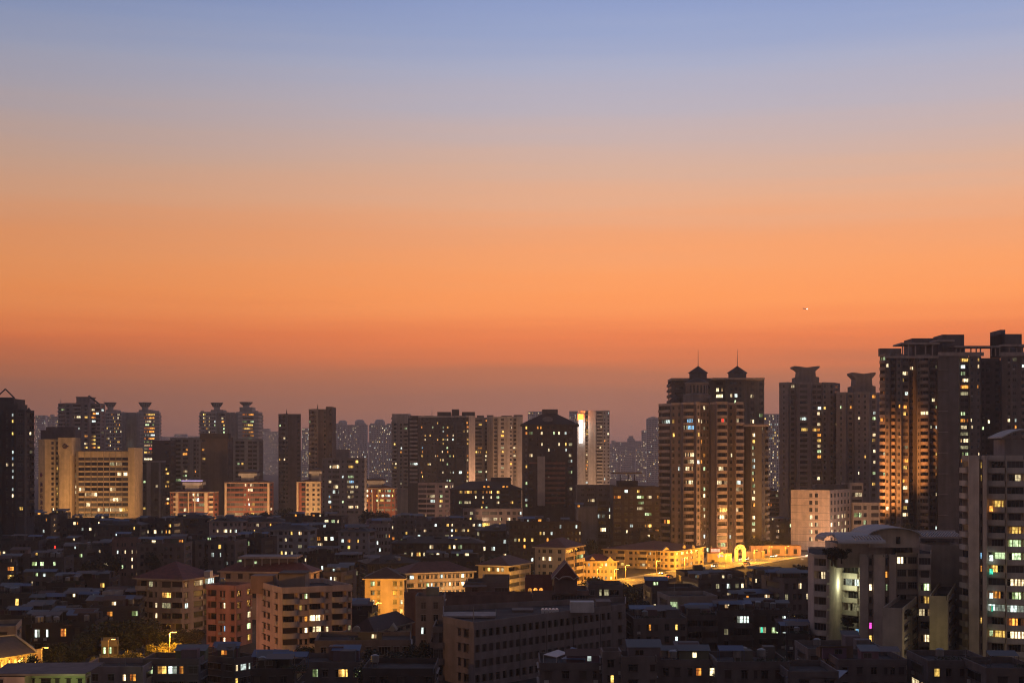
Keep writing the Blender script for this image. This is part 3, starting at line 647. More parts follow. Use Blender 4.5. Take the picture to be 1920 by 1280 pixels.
# white tower with the light strip
b = poly('apartment_tower', 'white tower with a bright vertical light strip on its left face', 'tower', [(1083, 1256), (1097, 1250), (1097, 1258), (1103, 1258), (1103, 1250), (1117, 1250), (1117, 1254), (1131, 1254), (1131, 1250), (1143, 1254), (1143, 1285), (1083, 1285)], 771, 1250,
         ['..', None, 'n', None, '..', None, 'b', None, 'w.w', None, None, None], (.50, .45, .42), p=.05, ymax=915, fh=3.1, lit=[(1100, 785, 'o'), (1100, 795, 'o'), (1100, 810, 'y'), (1100, 815, 'y'), (1106, 850, 'w'), (1100, 865, 'y'), (1100, 871, 'o'), (1100, 880, 'o'), (1119, 840, 'w'), (1132, 825, 'o'), (1137, 815), (1119, 800, 'w')])
part_px(b, 'roof_room', 1094, 1104, 769.5, 775, 1262, 10, b.col)
LED1 = glow('light strip orange', (1, .20, .03), 6, sample=True); LED2 = glow('light strip white', (1, .90, .80), 7, sample=True)
led = empty('light_sign', at(1088.5, 804, 1250), 'glowing vertical light strip, orange above and white below, on the white tower', 'light sign')
for nm, y0, y1, x0, x1, mt in (('orange_panel', 776, 787, 1083.2, 1094, LED1), ('white_panel', 787.2, 830, 1085.8, 1091.8, LED2)):
    p = at(x0, y0, 1248.6); q = at(x1, y1, 1248.6); m = MB(); m.box(p[0]-led.location.x, q[0]-led.location.x, -1.4, -.9, q[2]-led.location.z, p[2]-led.location.z); m.build(nm, mt, led)
fartower(1068, 1086, 771.5, 1400, 'pale tower edge just left of the bright light strip')
# dark hip roofed block in the centre
b = poly('office_tower', 'dark hip roofed tower with a white blank slab and reddish bands in the centre', 'tower', [(979, 812), (990, 802), (1064, 802), (1082, 812), (1082, 838), (979, 838)], 797, 806,
         ['.v', 'w.nv.vwv.v', 'v.', None, None, None], (.095, .075, .072), p=.03, ymax=952, fh=3.1, roof='none',
         lit=[(991, 805, 'y'), (992, 815, 'g'), (1007, 805, 'o'), (1021, 805, 'o'), (1040, 814, 'g'), (1050, 814, 'w'), (1057, 814, 'c'), (1050, 832, 'w'), (1057, 832, 'y'), (1068, 832, 'd'), (1032, 840, 'w'), (1058, 840, 'c'), (1018, 832), (992, 849, 'w'), (1078, 855, 'w'), (991, 873, 'y'), (1068, 864, 'c'), (1068, 888, 'g'), (1030, 899, 'd'), (991, 906), (991, 938, 'c'), (991, 946), (1068, 912)])
fpq = [Vector(at(x, 0, y)[:2]) for x, y in ((979, 800), (1083, 800), (1083, 838), (979, 838))]
b.hip(b.H, 8.3, 1.0, tiles((.055, .025, .022)), fp=fpq); part_px(b, 'lift_tower', 1017, 1046, 767, 785, 812, 12, wall((.20, .15, .13)))
p = at(1027, 786, 803); m = MB(); m.lathe((0, 0, 0), [(3.0, -.3), (3.0, .3)], 14); o = m.build('roof_medallion', wall((.24, .19, .17)), b.root); o.rotation_euler = (math.radians(60), 0, 0); o.scale = (1, .62, 1); o.location = (p[0]-b.o.x, p[1]-b.o.y, p[2]-b.o.z)
part_px(b, 'blank_slab', 1008, 1022, 855, 948, 796, 5.8, wall((.50, .42, .38)))
RB_ = wall((.30, .15, .12))
for k in range(9): part_px(b, 'red_band', 1022.3, 1060, 866+k*9.3, 870+k*9.3, 800.8, 1.0, RB_)
part_px(b, 'red_band', 992, 1007.6, 866, 869, 800.8, 1.0, RB_)
# roofs and low blocks in front of it
b = block('apartment_block', 'pinkish balcony block with a lit corner left of the dark dormered roof', 'apartment block', 784, 844, 908, 850, {0: 'ss.ww', 1: 'w.w', 3: 'w'}, (.40, .30, .27), a=-6, depth=14, p=.05, ymax=975, band=True, lit=[(803, 931, 'w'), (808, 931, 'c'), (818, 931, 'g'), (827, 931, 'y'), (833, 911, 'w'), (828, 952, 'w')])
b = block('apartment_block', 'long dark block with a hip roof and glowing dormers left of the centre tower', 'apartment block', 844, 978, 918, 810, {0: 'v.wWv.vnv.vWv.v', 1: 'w', 3: 'w'}, (.09, .075, .08), depth=22, p=.04, ymax=962, roof='hip', rcol=(.05, .03, .03), hr=4.5,
          lit=[(858, 922, 'y'), (875, 921, 'y'), (880, 920, 'y'), (885, 920), (897, 922, 'o'), (903, 922, 'o'), (890, 931, 'w'), (898, 931, 'w'), (898, 939, 'o'), (898, 947, 'y'), (857, 946, 'g'), (876, 946, 'w'), (923, 922, 'y'), (932, 922, 'y'), (923, 930, 'w'), (933, 931, 'g'), (933, 938, 'w'), (915, 947, 'g'), (960, 946), (976, 929, 'w')])
for u in (908, 916, 944, 951):
    p = at(u, 911, 812); m = MB(); q = (p[0]-b.o.x, p[1]-b.o.y, p[2]); m.box(q[0]-.9, q[0]+.9, q[1], q[1]+3, q[2]-1.2, q[2]+.4); m.build('dormer', b.col, b.root)
    m = MB(); m.face([(q[0]-.6, q[1]-.01, q[2]-.7), (q[0]+.6, q[1]-.01, q[2]-.7), (q[0]+.5, q[1]-.01, q[2]+.15), (q[0]-.5, q[1]-.01, q[2]+.15)]); m.build('dormer_window', LIT['o'], b.root)
part_px(b, 'roof_room', 920, 958, 895, 908, 824, 10, b.col)
block('apartment_block', 'low pinkish block with rows of lit windows below the dormered roof', 'apartment block', 868, 980, 957, 770, {0: 'www.sWw.www', 1: 'w'}, (.42, .31, .27), depth=14, p=.25, ymax=995, lit=[(926, 969, 'w'), (936, 969, 'w'), (951, 969, 'w'), (975, 959, 'c'), (936, 979, 'y'), (945, 979, 'y')])
b = block('apartment_block', 'dark flat block with a dome edge right of the centre tower', 'apartment block', 1082, 1155, 913, 760, {0: '.wW.wn.w', 1: 'w'}, (.17, .14, .135), depth=18, p=.05, ymax=960, lit=[(1113, 933, 'w'), (1122, 933, 'w'), (1078, 955, 'w'), (1090, 954, 'c')])
b = block('apartment_tower', 'dark block topped by a flat canopy on thin columns left of the twin turret towers', 'apartment block', 1150, 1237, 916, 720, {0: 'W.ww.WW.w', 1: 'w'}, (.08, .065, .065), depth=24, p=.10, ymax=1040, lit=[(1204, 923, 'y'), (1198, 922, 'g'), (1198, 933, 'g'), (1198, 943, 'w'), (1216, 932)])
part_px(b, 'roof_room', 1158, 1196, 901, 916, 728, 10, b.col)
for u in (1163, 1178, 1190): part_px(b, 'canopy_column', u-.8, u+.8, 889, 901, 733, .5, b.trim)
part_px(b, 'canopy', 1149, 1204, 885, 888, 727, 12, wall((.2, .17, .16)))
b = block('apartment_block', 'grey apartment block with a blank left wall in front of the canopy block', 'apartment block', 1084, 1120, 954, 730, {0: '....', 1: None}, (.215, .20, .205), depth=18, p=0, clutter=1)
sub(b, 1120, 1198, 937, 752, {0: 'bvv.Bv', 1: 'w.w', 3: 'w'}, (.20, .18, .18), depth=16, p=.10, fh=3.5, ymax=1045, lit=[(1139, 964, 'w'), (1146, 964, 'c'), (1162, 964, 'w'), (1133, 990, 'w'), (1139, 1000, 'o'), (1155, 999, 'c'), (1185, 983, 'o'), (1180, 983, 'y'), (1182, 996, 'w')])
# ================================================================== amber lit office building
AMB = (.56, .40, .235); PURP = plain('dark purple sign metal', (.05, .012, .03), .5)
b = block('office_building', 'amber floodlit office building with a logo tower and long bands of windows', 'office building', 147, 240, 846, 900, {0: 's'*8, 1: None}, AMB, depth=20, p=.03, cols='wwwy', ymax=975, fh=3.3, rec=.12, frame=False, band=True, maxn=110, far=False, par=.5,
          lit=[(213, 870, 'd'), (223, 870, 'w'), (221, 889, 'w'), (235, 889, 'w'), (152, 917, 'w'), (164, 927, 'w'), (173, 926, 'w'), (211, 937, 'w'), (221, 937, 'w'), (164, 947, 'w'), (187, 955, 'w'), (199, 955, 'w'), (212, 955, 'w'), (223, 955, 'w')])
OFF = b
part_px(b, 'fascia', 146.8, 240, 846, 857, 899.5, 1.0, b.col)
for k in range(1, 8): part_px(b, 'fin', 147+93*k/8-.35, 147+93*k/8+.35, 846, 968, 899.2, .9, wall((.36, .27, .2)))
part_px(b, 'end_pier', 240.2, 252, 839, 970, 898, 20, b.col)
sub(b, 135, 146.6, 848, 904, {0: '.w.'}, (.42, .33, .23), depth=16, ymax=975, fh=3.3, p=0, frame=False, far=False, lit=[(143, 917, 'w'), (143, 927, 'w'), (142, 889, 'd')])
sub(b, 103.6, 110, 826, 906, {0: 'w'}, (.42, .34, .2), depth=14, ymax=975, fh=3.3, p=0, frame=False, far=False, lit=[(107, 879, 'y'), (107, 917, 'y'), (107, 927, 'y')])
lw = poly('x', '', '', [(72, 907), (84, 902), (104, 902), (104, 922), (72, 926)], 826, 902, ['.', '...w,', None, None, None], AMB, into=b, ymax=975, fh=3.3, p=0, frame=False, far=False, lit=[(97, 955, 'w')])
# logo tower with flared top: outline extruded
m = MB(); e = lambda x, y: (at(x, y, 896)[0]-b.o.x, at(x, y, 896)[2]-b.o.z)
prism(m, [e(111, 975), e(134, 975), e(134, 854), e(134.6, 848), e(134.6, 820), e(109.2, 820), e(109.2, 848), e(110.6, 854)], 896-b.o.y, 914-b.o.y); m.build('logo_tower', b.col, b.root)
m = MB(); prism(m, [e(114, 975), e(131, 975), e(131, 856), e(134.4, 849.5), e(134.4, 820.5), e(109.4, 820.5), e(109.4, 849.5), e(114, 856)], 895.2-b.o.y, 895.95-b.o.y); m.build('tower_panel', b.col, b.root)
part_px(b, 'roof_block', 76, 140, 806, 826, 922, 14, wall((.13, .1, .1))); part_px(b, 'roof_block', 86, 138, 800, 806, 926, 10, wall((.13, .1, .1)))
def emblem(px, py, Y, r, mat):
    p = at(px, py, Y); m = MB(); cx, cz = p[0]-b.o.x, p[2]-b.o.z; n = 28; y0, y1 = Y-b.o.y-.25, Y-b.o.y
    def arc(r0, r1, a0, a1):
        k = 20
        for i in range(k):
            t0 = a0+(a1-a0)*i/k; t1 = a0+(a1-a0)*(i+1)/k
            q = [(cx+rr*math.cos(t), cz+rr*math.sin(t)) for rr, t in ((r0, t0), (r1, t0), (r1, t1), (r0, t1))]
            prism(m, q[::-1], y0, y1)
    arc(r*.68, r, .25, 2*math.pi-.25)
    arc(r*.30, r*.48, .6, 2*math.pi-.2)
    prism(m, [(cx+r*.1, cz-r*.12), (cx+r*1.05, cz-r*.12), (cx+r*1.05, cz-r*.35), (cx+r*1.75, cz), (cx+r*1.05, cz+r*.30), (cx+r*1.05, cz+r*.12), (cx+r*.1, cz+r*.12)], y0, y1)
    prism(m, [(cx-r*.12, cz+r*.9), (cx+r*.12, cz+r*.9), (cx, cz+r*1.35)], y0, y1)
    return m.build('emblem', mat, b.root)
emblem(121.5, 836.5, 895.1, 1.55, plain('bronze sign', (.09, .035, .03), .5))
p = at(77.6, 890, 904.6)
def logo_side():
    m = MB(); k = 20; r = 1.2
    prism(m, [(r*math.cos(2*math.pi*i/k), r*1.15*math.sin(2*math.pi*i/k)) for i in range(k)][::-1], -.2, 0)
    prism(m, [(.8, -.5), (2.0, 0), (.8, .5)], -.2, 0); prism(m, [(-.25, 1.2), (.25, 1.2), (0, 1.9)], -.2, 0)
    o = m.build('emblem', plain('maroon sign', (.12, .01, .035), .5), OFF.root); return o
ang = math.atan2(902-907, (at(84, 0, 902)[0]-at(72, 0, 907)[0]))
o = logo_side(); o.location = (p[0]-b.o.x, p[1]-b.o.y-.35, p[2]); o.rotation_euler = (0, 0, ang)
for ch, y in zip("海洋石油大", (908.5, 919.5, 930.5, 942, 952.5)):
    fc = bpy.data.curves.new('sign_character', 'FONT'); fc.body = ch; fc.size = 3.0; fc.extrude = .1; fc.align_x = 'CENTER'; fc.align_y = 'CENTER'; fc.offset = .03
    q = at(77.8, y, 904.6); tmp = bpy.data.objects.new('sign_character', fc); me = bpy.data.meshes.new_from_object(tmp); bpy.data.objects.remove(tmp); me.materials.clear(); me.materials.append(PURP); o = bpy.data.objects.new('sign_character', me); COL.objects.link(o); o.parent = b.root; o.location = (q[0]-b.o.x, q[1]-b.o.y-.35, q[2]); o.rotation_euler = (math.radians(90), 0, ang)

# ================================================================== red brick office blocks with roof pavilions
RED = (.30, .105, .075); CREAM = (.62, .46, .32)
def pavilion(b, x0, x1, ytop, ybot, D, glowrim=False):
    part_px(b, 'roof_room', x0+6, x1-6, ytop+11, ybot, D, 12, wall((.45, .40, .38)))
    part_px(b, 'pavilion_wall', x0+1, x1-1, ytop+7, ytop+12, D-.5, 13, wall((.5, .45, .43)))
    p = at(x0-1, ytop+4, D-1); q = at(x1+1, ytop+4, D-1); m = MB(); dp = 15; h = 4*D/F
    X0, X1, Y0 = p[0]-b.o.x, q[0]-b.o.x, D-1-b.o.y; cx = (X0+X1)/2
    B4 = [(X0, Y0, p[2]), (X1, Y0, p[2]), (X1, Y0+dp, p[2]), (X0, Y0+dp, p[2])]; top = (cx, Y0+dp/2, p[2]+h)
    for i in range(4): m.face([B4[i], B4[(i+1) % 4], top])
    m.face(B4[::-1]); m.build('pavilion_roof', tiles((.16, .10, .09)), b.root)
    part_px(b, 'pavilion_band', x0+2, x1-2, ytop+4.3, ytop+7, D-.2, 12, wall((.08, .06, .07)))
    if glowrim: part_px(b, 'rim_light', x0-1, x1+1, ytop+3.4, ytop+4.2, D-1.3, .25, glow('violet rim light', (.75, .55, 1), 2.2))
def redblock(lab, x0, x1, ytop, D, pat, lit, side=None, pav=None, rim=False, col=RED, p=.08, a=0, xs=None, piers=(), roofc=(.17, .05, .04), ymax=985):
    b = block('office_block', lab, 'office block', x0, x1, ytop, D, {0: pat, 1: side, 3: side}, col, a=a, xs=xs, depth=None if xs else 16, p=p, ymax=ymax, fh=3.1, trim=CREAM, roof='hip', rcol=roofc, hr=2.0, ov=.3, far=False, lit=lit, maxn=60, rec=.15)
    for u0, u1 in piers: part_px(b, 'cream_pier', u0, u1, ytop+.5, ymax, D-.7, .65, wall(CREAM))
    if pav: pavilion(b, pav[0], pav[1], pav[2], ytop-1, D+4, rim)
    return b
redblock('red and cream block under a pavilion with a glowing violet rim', 319, 400, 923, 905, 'wb.ssswsss.b', [(360, 927, 'w'), (369, 927, 'w'), (362, 935, 'w'), (370, 936, 'c'), (349, 953, 'w'), (327, 953, 'w'), (325, 962, 'w'), (376, 944, 'd')], 'w', (341, 379, 897), True, piers=((329, 334), (352, 354), (364, 366), (383, 389)))
redblock('wide red banded block under a plain grey pavilion', 421, 505, 905, 920, '.sssswwssss.', [(461, 909, 'w'), (474, 909, 'w'), (466, 918, 'w'), (474, 917), (461, 927), (467, 935, 'w'), (461, 944, 'w'), (477, 945, 'y'), (467, 944), (475, 953)], 'w', (446, 482, 880), piers=((421, 425), (501, 505)))
redblock('narrow red block with a bright yellow windowed front', 556, 602, 904, 925, '.s.', [(566, 958, 'd')], 'w', (578, 604, 876), piers=((556, 559.5),))
b = redblock('small red and cream block with a pavilion right of the grey apartment block', 684, 741, 916, 920, 'ww.dWWw', [(688, 923, 'w'), (699, 923, 'c'), (725, 923, 't'), (718, 923, 'y'), (734, 922, 'y'), (688, 932, 'w'), (694, 932, 'y'), (712, 932, 'w'), (724, 932, 'c'), (735, 932, 'y'), (687, 941, 'o'), (714, 941, 'y'), (725, 941, 'w')], 'w', (685, 722, 894), piers=((697, 699), (708, 710)), ymax=960)
b = block('apartment_block', 'cream block with dark square windows joined to the narrow red block', 'apartment block', 573, 601, 905, 923.5, {0: 'w.w,w', 1: 'wb'}, (.66, .50, .33), depth=13, p=.04, ymax=975, fh=3.1, far=False, frame=False, lit=[(588, 951, 'y')], ac=.3)
b = block('apartment_block', 'grey apartment block with lit window pairs and a lift tower on top', 'apartment block', 604, 683, 861, 880, {0: 'n.ws.n.Ww.n', 1: 'n.n', 3: 'w'}, (.26, .225, .225), depth=15, p=.03, ymax=965, fh=3.1, far=False, cols='wwcyo',
          lit=[(621, 871, 'w'), (624, 871, 'w'), (661, 871, 'y'), (662, 898, 'g'), (623, 907, 'w'), (661, 907, 'b'), (624, 916, 'w'), (660, 916, 'w'), (665, 916, 'w'), (624, 925, 'c'), (661, 926, 'w'), (623, 934, 'b'), (661, 935, 'w'), (623, 944, 'c'), (623, 953, 'o'), (661, 953, 'w'), (672, 953, 'w'), (645, 944, 'g'), (645, 897), (672, 860, 'y')])
part_px(b, 'lift_tower', 630, 654, 842, 861, 884, 8, b.col)

# ================================================================== twin turret towers
TW = (.235, .18, .165); TWD = (.15, .125, .12)
b = poly('apartment_tower', 'tall twin turret tower with rounded balcony bays above the lamplit road', 'tower',
         [(1235, 768), (1257, 761), (1259, 754), (1277, 751), (1281, 747), (1302, 745), (1306, 741), (1313, 741), (1313, 753), (1330, 753), (1333, 745), (1341, 742), (1344, 737), (1364, 737), (1366, 747), (1378, 747), (1380, 739), (1394, 742), (1394, 793), (1235, 793)], 757, 742,
         ['b', None, 'v.v', None, 'B', None, '!v', None, 'nvv', None, '.', None, '!B', None, 'n,', None, '!B', None, None, None], TW, trim=(.52, .40, .35), balcol=(.48, .37, .33), p=.035, ymax=1045, fh=3.5, maxn=130, far=False, ac=.12,
         lit=[(1322, 769, 'w'), (1268, 794, 'y'), (1289, 793, 'b'), (1295, 793, 'b'), (1304, 793, 'w'), (1315, 794, 'w'), (1350, 793, 'r'), (1382, 793, 'w'), (1260, 819, 'y'), (1311, 819, 'y'), (1322, 807, 'd'), (1315, 830), (1287, 857, 'w'), (1285, 869, 'w'), (1297, 869, 'w'), (1305, 869, 'c'), (1311, 869, 'o'), (1322, 857, 'o'), (1269, 882, 'c'), (1322, 881, 'g'), (1346, 881, 'w'), (1288, 907, 'w'), (1322, 918, 'g'), (1322, 931, 'w'), (1382, 917, 'w'), (1390, 903, 'c'), (1322, 968, 'w'), (1350, 955, 'y'), (1355, 968, 'w'), (1246, 980, 'o'), (1322, 1007, 'c'), (1382, 955, 'w'), (1321, 955, 'd')])
TWIN = b
sub(b, 1259, 1338, 712, 773, {0: 'w..w', 1: None, 3: 'b'}, TWD, depth=18, p=.02, ymax=760, far=False)
r_ = poly('x', '', '', [(1338, 777), (1360, 773), (1364, 768), (1396, 768), (1400, 773), (1433, 782), (1433, 819), (1338, 819)], 713, 773, ['w', None, '.vwv.', None, '.w.w', None, None, None], (.20, .17, .14), into=b, p=.04, ymax=1030, fh=3.4, far=False, maxn=90,
          lit=[(1352, 726, 'w'), (1353, 737, 'w'), (1374, 736, 'w'), (1382, 736, 'c'), (1378, 747, 'g'), (1416, 747, 'w'), (1427, 781, 'g'), (1395, 815, 'o')])
poly('x', '', '', [(1396, 764), (1408, 759), (1418, 759), (1428, 759), (1441, 768), (1441, 781), (1396, 781)], 798, 759, ['..', 'w', '..', 'w.b', None, None, None], (.18, .15, .125), into=b, p=.06, ymax=1030, fh=3.4, far=False, maxn=80, balcol=(.27, .23, .2),
     lit=[(1409, 827, 'y'), (1409, 838, 'g'), (1409, 849, 'w'), (1409, 861, 'c'), (1409, 872, 'c'), (1409, 882, 'g'), (1409, 893, 'y'), (1409, 904, 'g'), (1409, 916, 'w'), (1409, 938, 'w'), (1410, 950, 'o'), (1409, 972, 'w'), (1410, 984, 'g'), (1410, 994, 'w'), (1388, 820, 'o')])
part_px(b, 'roof_slab', 1258, 1291, 710, 712.3, 769, 14, b.trim); part_px(b, 'roof_slab', 1336, 1434, 708, 711, 765, 22, b.trim)
part_px(b, 'cornice', 1395, 1442, 795, 799, 757.6, 10, b.trim)
for px0, px1, D in ((1291, 1327, 777), (1364, 1401, 777)):
    p = at((px0+px1)/2, 712, D+7); r = (px1-px0)/2*D/F; h = 13*D/F; m = MB(); m.lathe((p[0]-b.o.x, p[1]-b.o.y, p[2]), [(r*.92, 0), (r*.92, h*.85), (r*.98, h*.9), (r*.98, h)], 12); m.build('turret', wall(TWD), b.root)
    m = MB(); m.lathe((p[0]-b.o.x, p[1]-b.o.y, p[2]+h), [(r*1.08, 0), (r*.1, h*.95), (.05, h*1.05)], 12); m.build('turret_roof', tiles((.05, .03, .03)), b.root)
    mast(b, (px0+px1)/2, 655, 688, D+7, .14)
# rounded arcade turret on the front block
p = at(1307, 757, 763); r = 27*758/F; m = MB(); m.lathe((p[0]-b.o.x, p[1]-b.o.y, p[2]), [(r, 0), (r, 4.5), (r*1.02, 4.6), (r*.8, 5.2), (r*.8, 10.5), (r*.85, 10.6), (r*.85, 11.3)], 20); m.build('arcade_turret', wall((.30, .25, .24)), b.root)
m = MB()
for k in range(20):
    t = math.pi+math.pi*(k+.5)/20; c, s_ = math.cos(t), math.sin(t); q = (p[0]-b.o.x+r*.805*c, p[1]-b.o.y+r*.805*s_)
    if k % 2: m.face([(q[0]-s_*-.5, q[1]+c*-.5, p[2]+5.6), (q[0]-s_*.5, q[1]+c*.5, p[2]+5.6), (q[0]-s_*.5, q[1]+c*.5, p[2]+9.8), (q[0]-s_*-.5, q[1]+c*-.5, p[2]+9.8)])
m.build('arcade_opening', GLASS, b.root)
m = MB(); m.lathe((p[0]-b.o.x, p[1]-b.o.y, p[2]+11.3), [(r*.86, 0), (r*.3, 2.2), (.1, 2.6)], 20); m.build('arcade_roof', tiles((.05, .035, .035)), b.root)
p = at(1266, 757, 768); m = MB(); m.lathe((p[0]-b.o.x, p[1]-b.o.y, p[2]), [(3.0, 0), (3.0, 1.2), (2.4, 2.8), (1.2, 4.2), (.2, 5.0)], 12); m.build('corner_dome', wall((.08, .065, .065)), b.root)
part_px(b, 'roof_room', 1331, 1356, 745, 757, 749, 14, wall(TWD))

# ================================================================== towers at right
RT = (.25, .205, .20)
for verts, yt, D, cr, lab, lit in (
    ([(x_, y_+65) for x_, y_ in ((1461, 806), (1478, 800), (1481, 804), (1492, 804), (1494, 800), (1520, 800), (1523, 806), (1540, 806), (1543, 802), (1563, 806), (1575, 816), (1575, 840), (1461, 840))], 719, 865, (1489, 1537, 686, 716, 1494, 1534), 'dark ribbed tower with a flared anvil roof, right of the twin turret towers',
     [(1535, 761, 'c'), (1544, 762, 'y'), (1535, 773, 'w'), (1517, 783, 'c'), (1535, 794, 'w'), (1535, 805, 'o'), (1530, 805, 'y'), (1535, 817, 'o'), (1535, 828, 'y'), (1535, 838, 'w'), (1535, 849, 'g'), (1535, 860, 'o'), (1535, 892, 'w'), (1500, 806, 'y'), (1564, 794, 'w'), (1564, 827, 'g')]),
    ([(x_, y_+60) for x_, y_ in ((1568, 800), (1586, 794), (1589, 798), (1600, 798), (1603, 794), (1630, 794), (1633, 800), (1644, 800), (1650, 806), (1660, 812), (1660, 838), (1568, 838))], 738, 856, (1597, 1642, 698, 735, 1600, 1640), 'dark ribbed tower with a flared anvil roof beside the tall orange lit tower',
     [(1582, 760, 'g'), (1642, 748, 'o'), (1643, 771, 'c'), (1642, 782, 'g'), (1642, 815, 'w'), (1635, 815), (1626, 860, 'y'), (1643, 871, 'w'), (1607, 882, 'w'), (1642, 882, 'g'), (1643, 904, 'y'), (1607, 782, 'w')])):
    n = len(verts)
    pt = (['.n.', None, 'n', None, '.W.', None, 'WW', None, 'n.n', 'w', None, None, None] if n == 13 else ['.n.', None, 'n', None, '.n.n.', None, 'w', None, None, None, None, None])
    b = poly('apartment_tower', lab, 'tower', verts, yt, D, pt, RT, p=.015, ymax=935, fh=3.35, lit=lit, maxn=90, trim=(.3, .25, .24))
    x0, x1, y0, y1, s0, s1 = cr
    q = lambda x, y: (at(x, y, D+6)[0]-b.o.x, at(x, y, D+6)[2]-b.o.z)
    hh = y1-y0; m = MB(); cx = (x0+x1)/2
    prism(m, [q(s0-2, yt), q(s1+2, yt), q(s1+2, y1-hh*.30), q(s1-4, y1-hh*.34), q(s1-5, y0+hh*.32), q(s1-1, y0+hh*.2), q(x1, y0+hh*.1), q(x1, y0), q(x1-6, y0+.2), q(cx, y0+2.6), q(x0+6, y0+.2), q(x0, y0), q(x0, y0+hh*.1), q(s0+1, y0+hh*.2), q(s0+5, y0+hh*.32), q(s0+4, y1-hh*.34), q(s0-2, y1-hh*.30)], D+6-b.o.y, D+18-b.o.y)
    m.build('anvil_roof', wall((.26, .21, .19)), b.root)
    # dark box in place of a notch under the roof line
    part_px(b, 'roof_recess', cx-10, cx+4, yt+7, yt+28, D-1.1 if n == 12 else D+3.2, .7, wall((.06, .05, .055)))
b = poly('apartment_tower', 'tallest tower at right with open roof frame, its left bays lit orange from below', 'tower',
         [(1650, 628), (1660, 622), (1668, 622), (1671, 626), (1679, 626), (1681, 622), (1690, 622), (1692, 628), (1704, 630), (1706, 638), (1716, 638), (1720, 628), (1741, 624), (1744, 630), (1757, 630), (1759, 622), (1798, 622), (1800, 630), (1817, 630), (1819, 626), (1838, 628), (1840, 650), (1876, 650), (1879, 630), (1896, 626), (1960, 626), (1960, 680), (1650, 680)], 667, 622,
         ['B', 'w', None, 'B', None, 'w', None, 'W', None, 'd', None, 'nB', None, 'Bn', None, '......', None, 'W', None, 'n.n', None, 'nw.w', None, '.n', 'w.Bw..', None, None, None],
         (.20, .165, .155), trim=(.25, .205, .19), p=.05, ymax=1010, maxn=160, far=False, ac=.06, balcol=(.33, .25, .22), fh=3.0,
         lit=[(1807, 674, 'y'), (1831, 674, 'y'), (1807, 685, 'c'), (1807, 699, 'g'), (1831, 686, 'w'), (1807, 712, 'w'), (1807, 725, 'o'), (1833, 725, 'o'), (1807, 738, 'd'), (1807, 777, 'g'), (1807, 790, 'o'), (1807, 802, 'w'), (1807, 815, 'd'), (1807, 829, 'w'), (1807, 841, 'd'), (1807, 854, 'g'), (1807, 867, 'o'), (1833, 854, 'w'), (1849, 789, 'w'), (1882, 789, 'w'), (1904, 789, 'c'), (1902, 802, 'o'), (1698, 704, 'w'), (1698, 718, 'y'), (1698, 742, 'c'), (1698, 767, 'o'), (1698, 841, 'd'), (1699, 868, 'o'), (1699, 880, 'y'), (1699, 906, 'o'), (1699, 917, 'w'), (1699, 942, 'c'), (1699, 955, 'y'), (1699, 965, 'w'), (1657, 680, 'g'), (1753, 690, 'd'), (1753, 765, 'g'), (1753, 881, 'd'), (1753, 893, 'o'), (1754, 932, 'w'), (1765, 854, 'y'), (1770, 893, 'y'), (1901, 673, 'd')])
TALL = b
for u0, u1, y0, mt in ((1650, 1690, 653, b.col), (1711, 1758, 634, wall((.14, .11, .115))), (1767, 1808, 627, wall((.15, .12, .125))), (1876, 1916, 626, wall((.13, .11, .115))), (1876, 1885, 618, wall((.13, .11, .115)))):
    part_px(b, 'roof_room', u0, u1, y0, 667, 640 if u0 > 1700 else 630, 14 if u0 > 1700 else 3, mt)
LT = wall((.45, .36, .33))
part_px(b, 'roof_band', 1690, 1762, 642, 645, 628, 14, LT); part_px(b, 'roof_band', 1760, 1845, 660, 667, 620.8, 1, LT); part_px(b, 'roof_band', 1876, 1960, 660, 667, 624.5, 1, LT); part_px(b, 'roof_band', 1660, 1760, 667, 671, 620.6, 1, LT)
part_px(b, 'roof_band', 1755, 1790, 637, 640, 629, 10, LT); part_px(b, 'roof_band', 1790, 1880, 648, 651, 632, 8, LT); part_px(b, 'roof_band', 1880, 1960, 645, 649, 628, 8, LT)
for u in (1692, 1703, 1716, 1735, 1748, 1792, 1800, 1808, 1820, 1830, 1838, 1858, 1866, 1874, 1892, 1906, 1917): part_px(b, 'roof_post', u, u+1.8, 650 if u > 1790 else 644, 667, 629 if u < 1760 else 633, .6, LT)
for k in range(8): part_px(b, 'wall_ledge', 1760, 1778, 692+k*39, 693.2+k*39, 621.2, .8, LT)
# white low office with lit window rows
WH = (.74, .56, .46)
b = block('office_block', 'pale low office block with rows of lit windows below the dark ribbed towers', 'office block', 1483, 1556, 922, 775, {0: '....nn,..', 1: 'vvvvvv', 3: None}, WH, a=-30, xs=1594, p=.02, ymax=1025, fh=3.95, far=False, frame=True,
          lit=[(1520, 972, 'w'), (1520, 986, 'w'), (1520, 999, 'w'), (1520, 1013, 'w'), (1530, 986, 'w')]+[(x, y, 'w') for y in (969, 983, 996) for x in (1561, 1569, 1577, 1586)])
for k in range(7):
    m = MB(); f0, f1 = b.fp[0], b.fp[1]; d = (f1-f0).normalized(); T = lambda x, y, z: (f0.x+d.x*x+d.y*y-b.o.x, f0.y+d.y*x-d.x*y-b.o.y, z)
    z = b.H-3.6-k*3.95; m.box(0, (f1-f0).length, -.01, .05, z, z+.12, T=T); m.build('wall_joint', plain('dark joint', (.08, .05, .05)), b.root)
sub(b, 1584, 1618, 908, 812, {0: '..W'}, (.42, .33, .30), depth=8, ymax=1020, fh=4.0, far=False, p=.02); sub(b, 1600, 1660, 945, 800, {0: 'Ww.Ww', 3: None}, (.5, .40, .35), depth=5, ymax=1010, fh=4.4, far=False, p=.05, lit=[(1615, 967, 'g'), (1625, 983, 'g'), (1648, 983, 'w')])
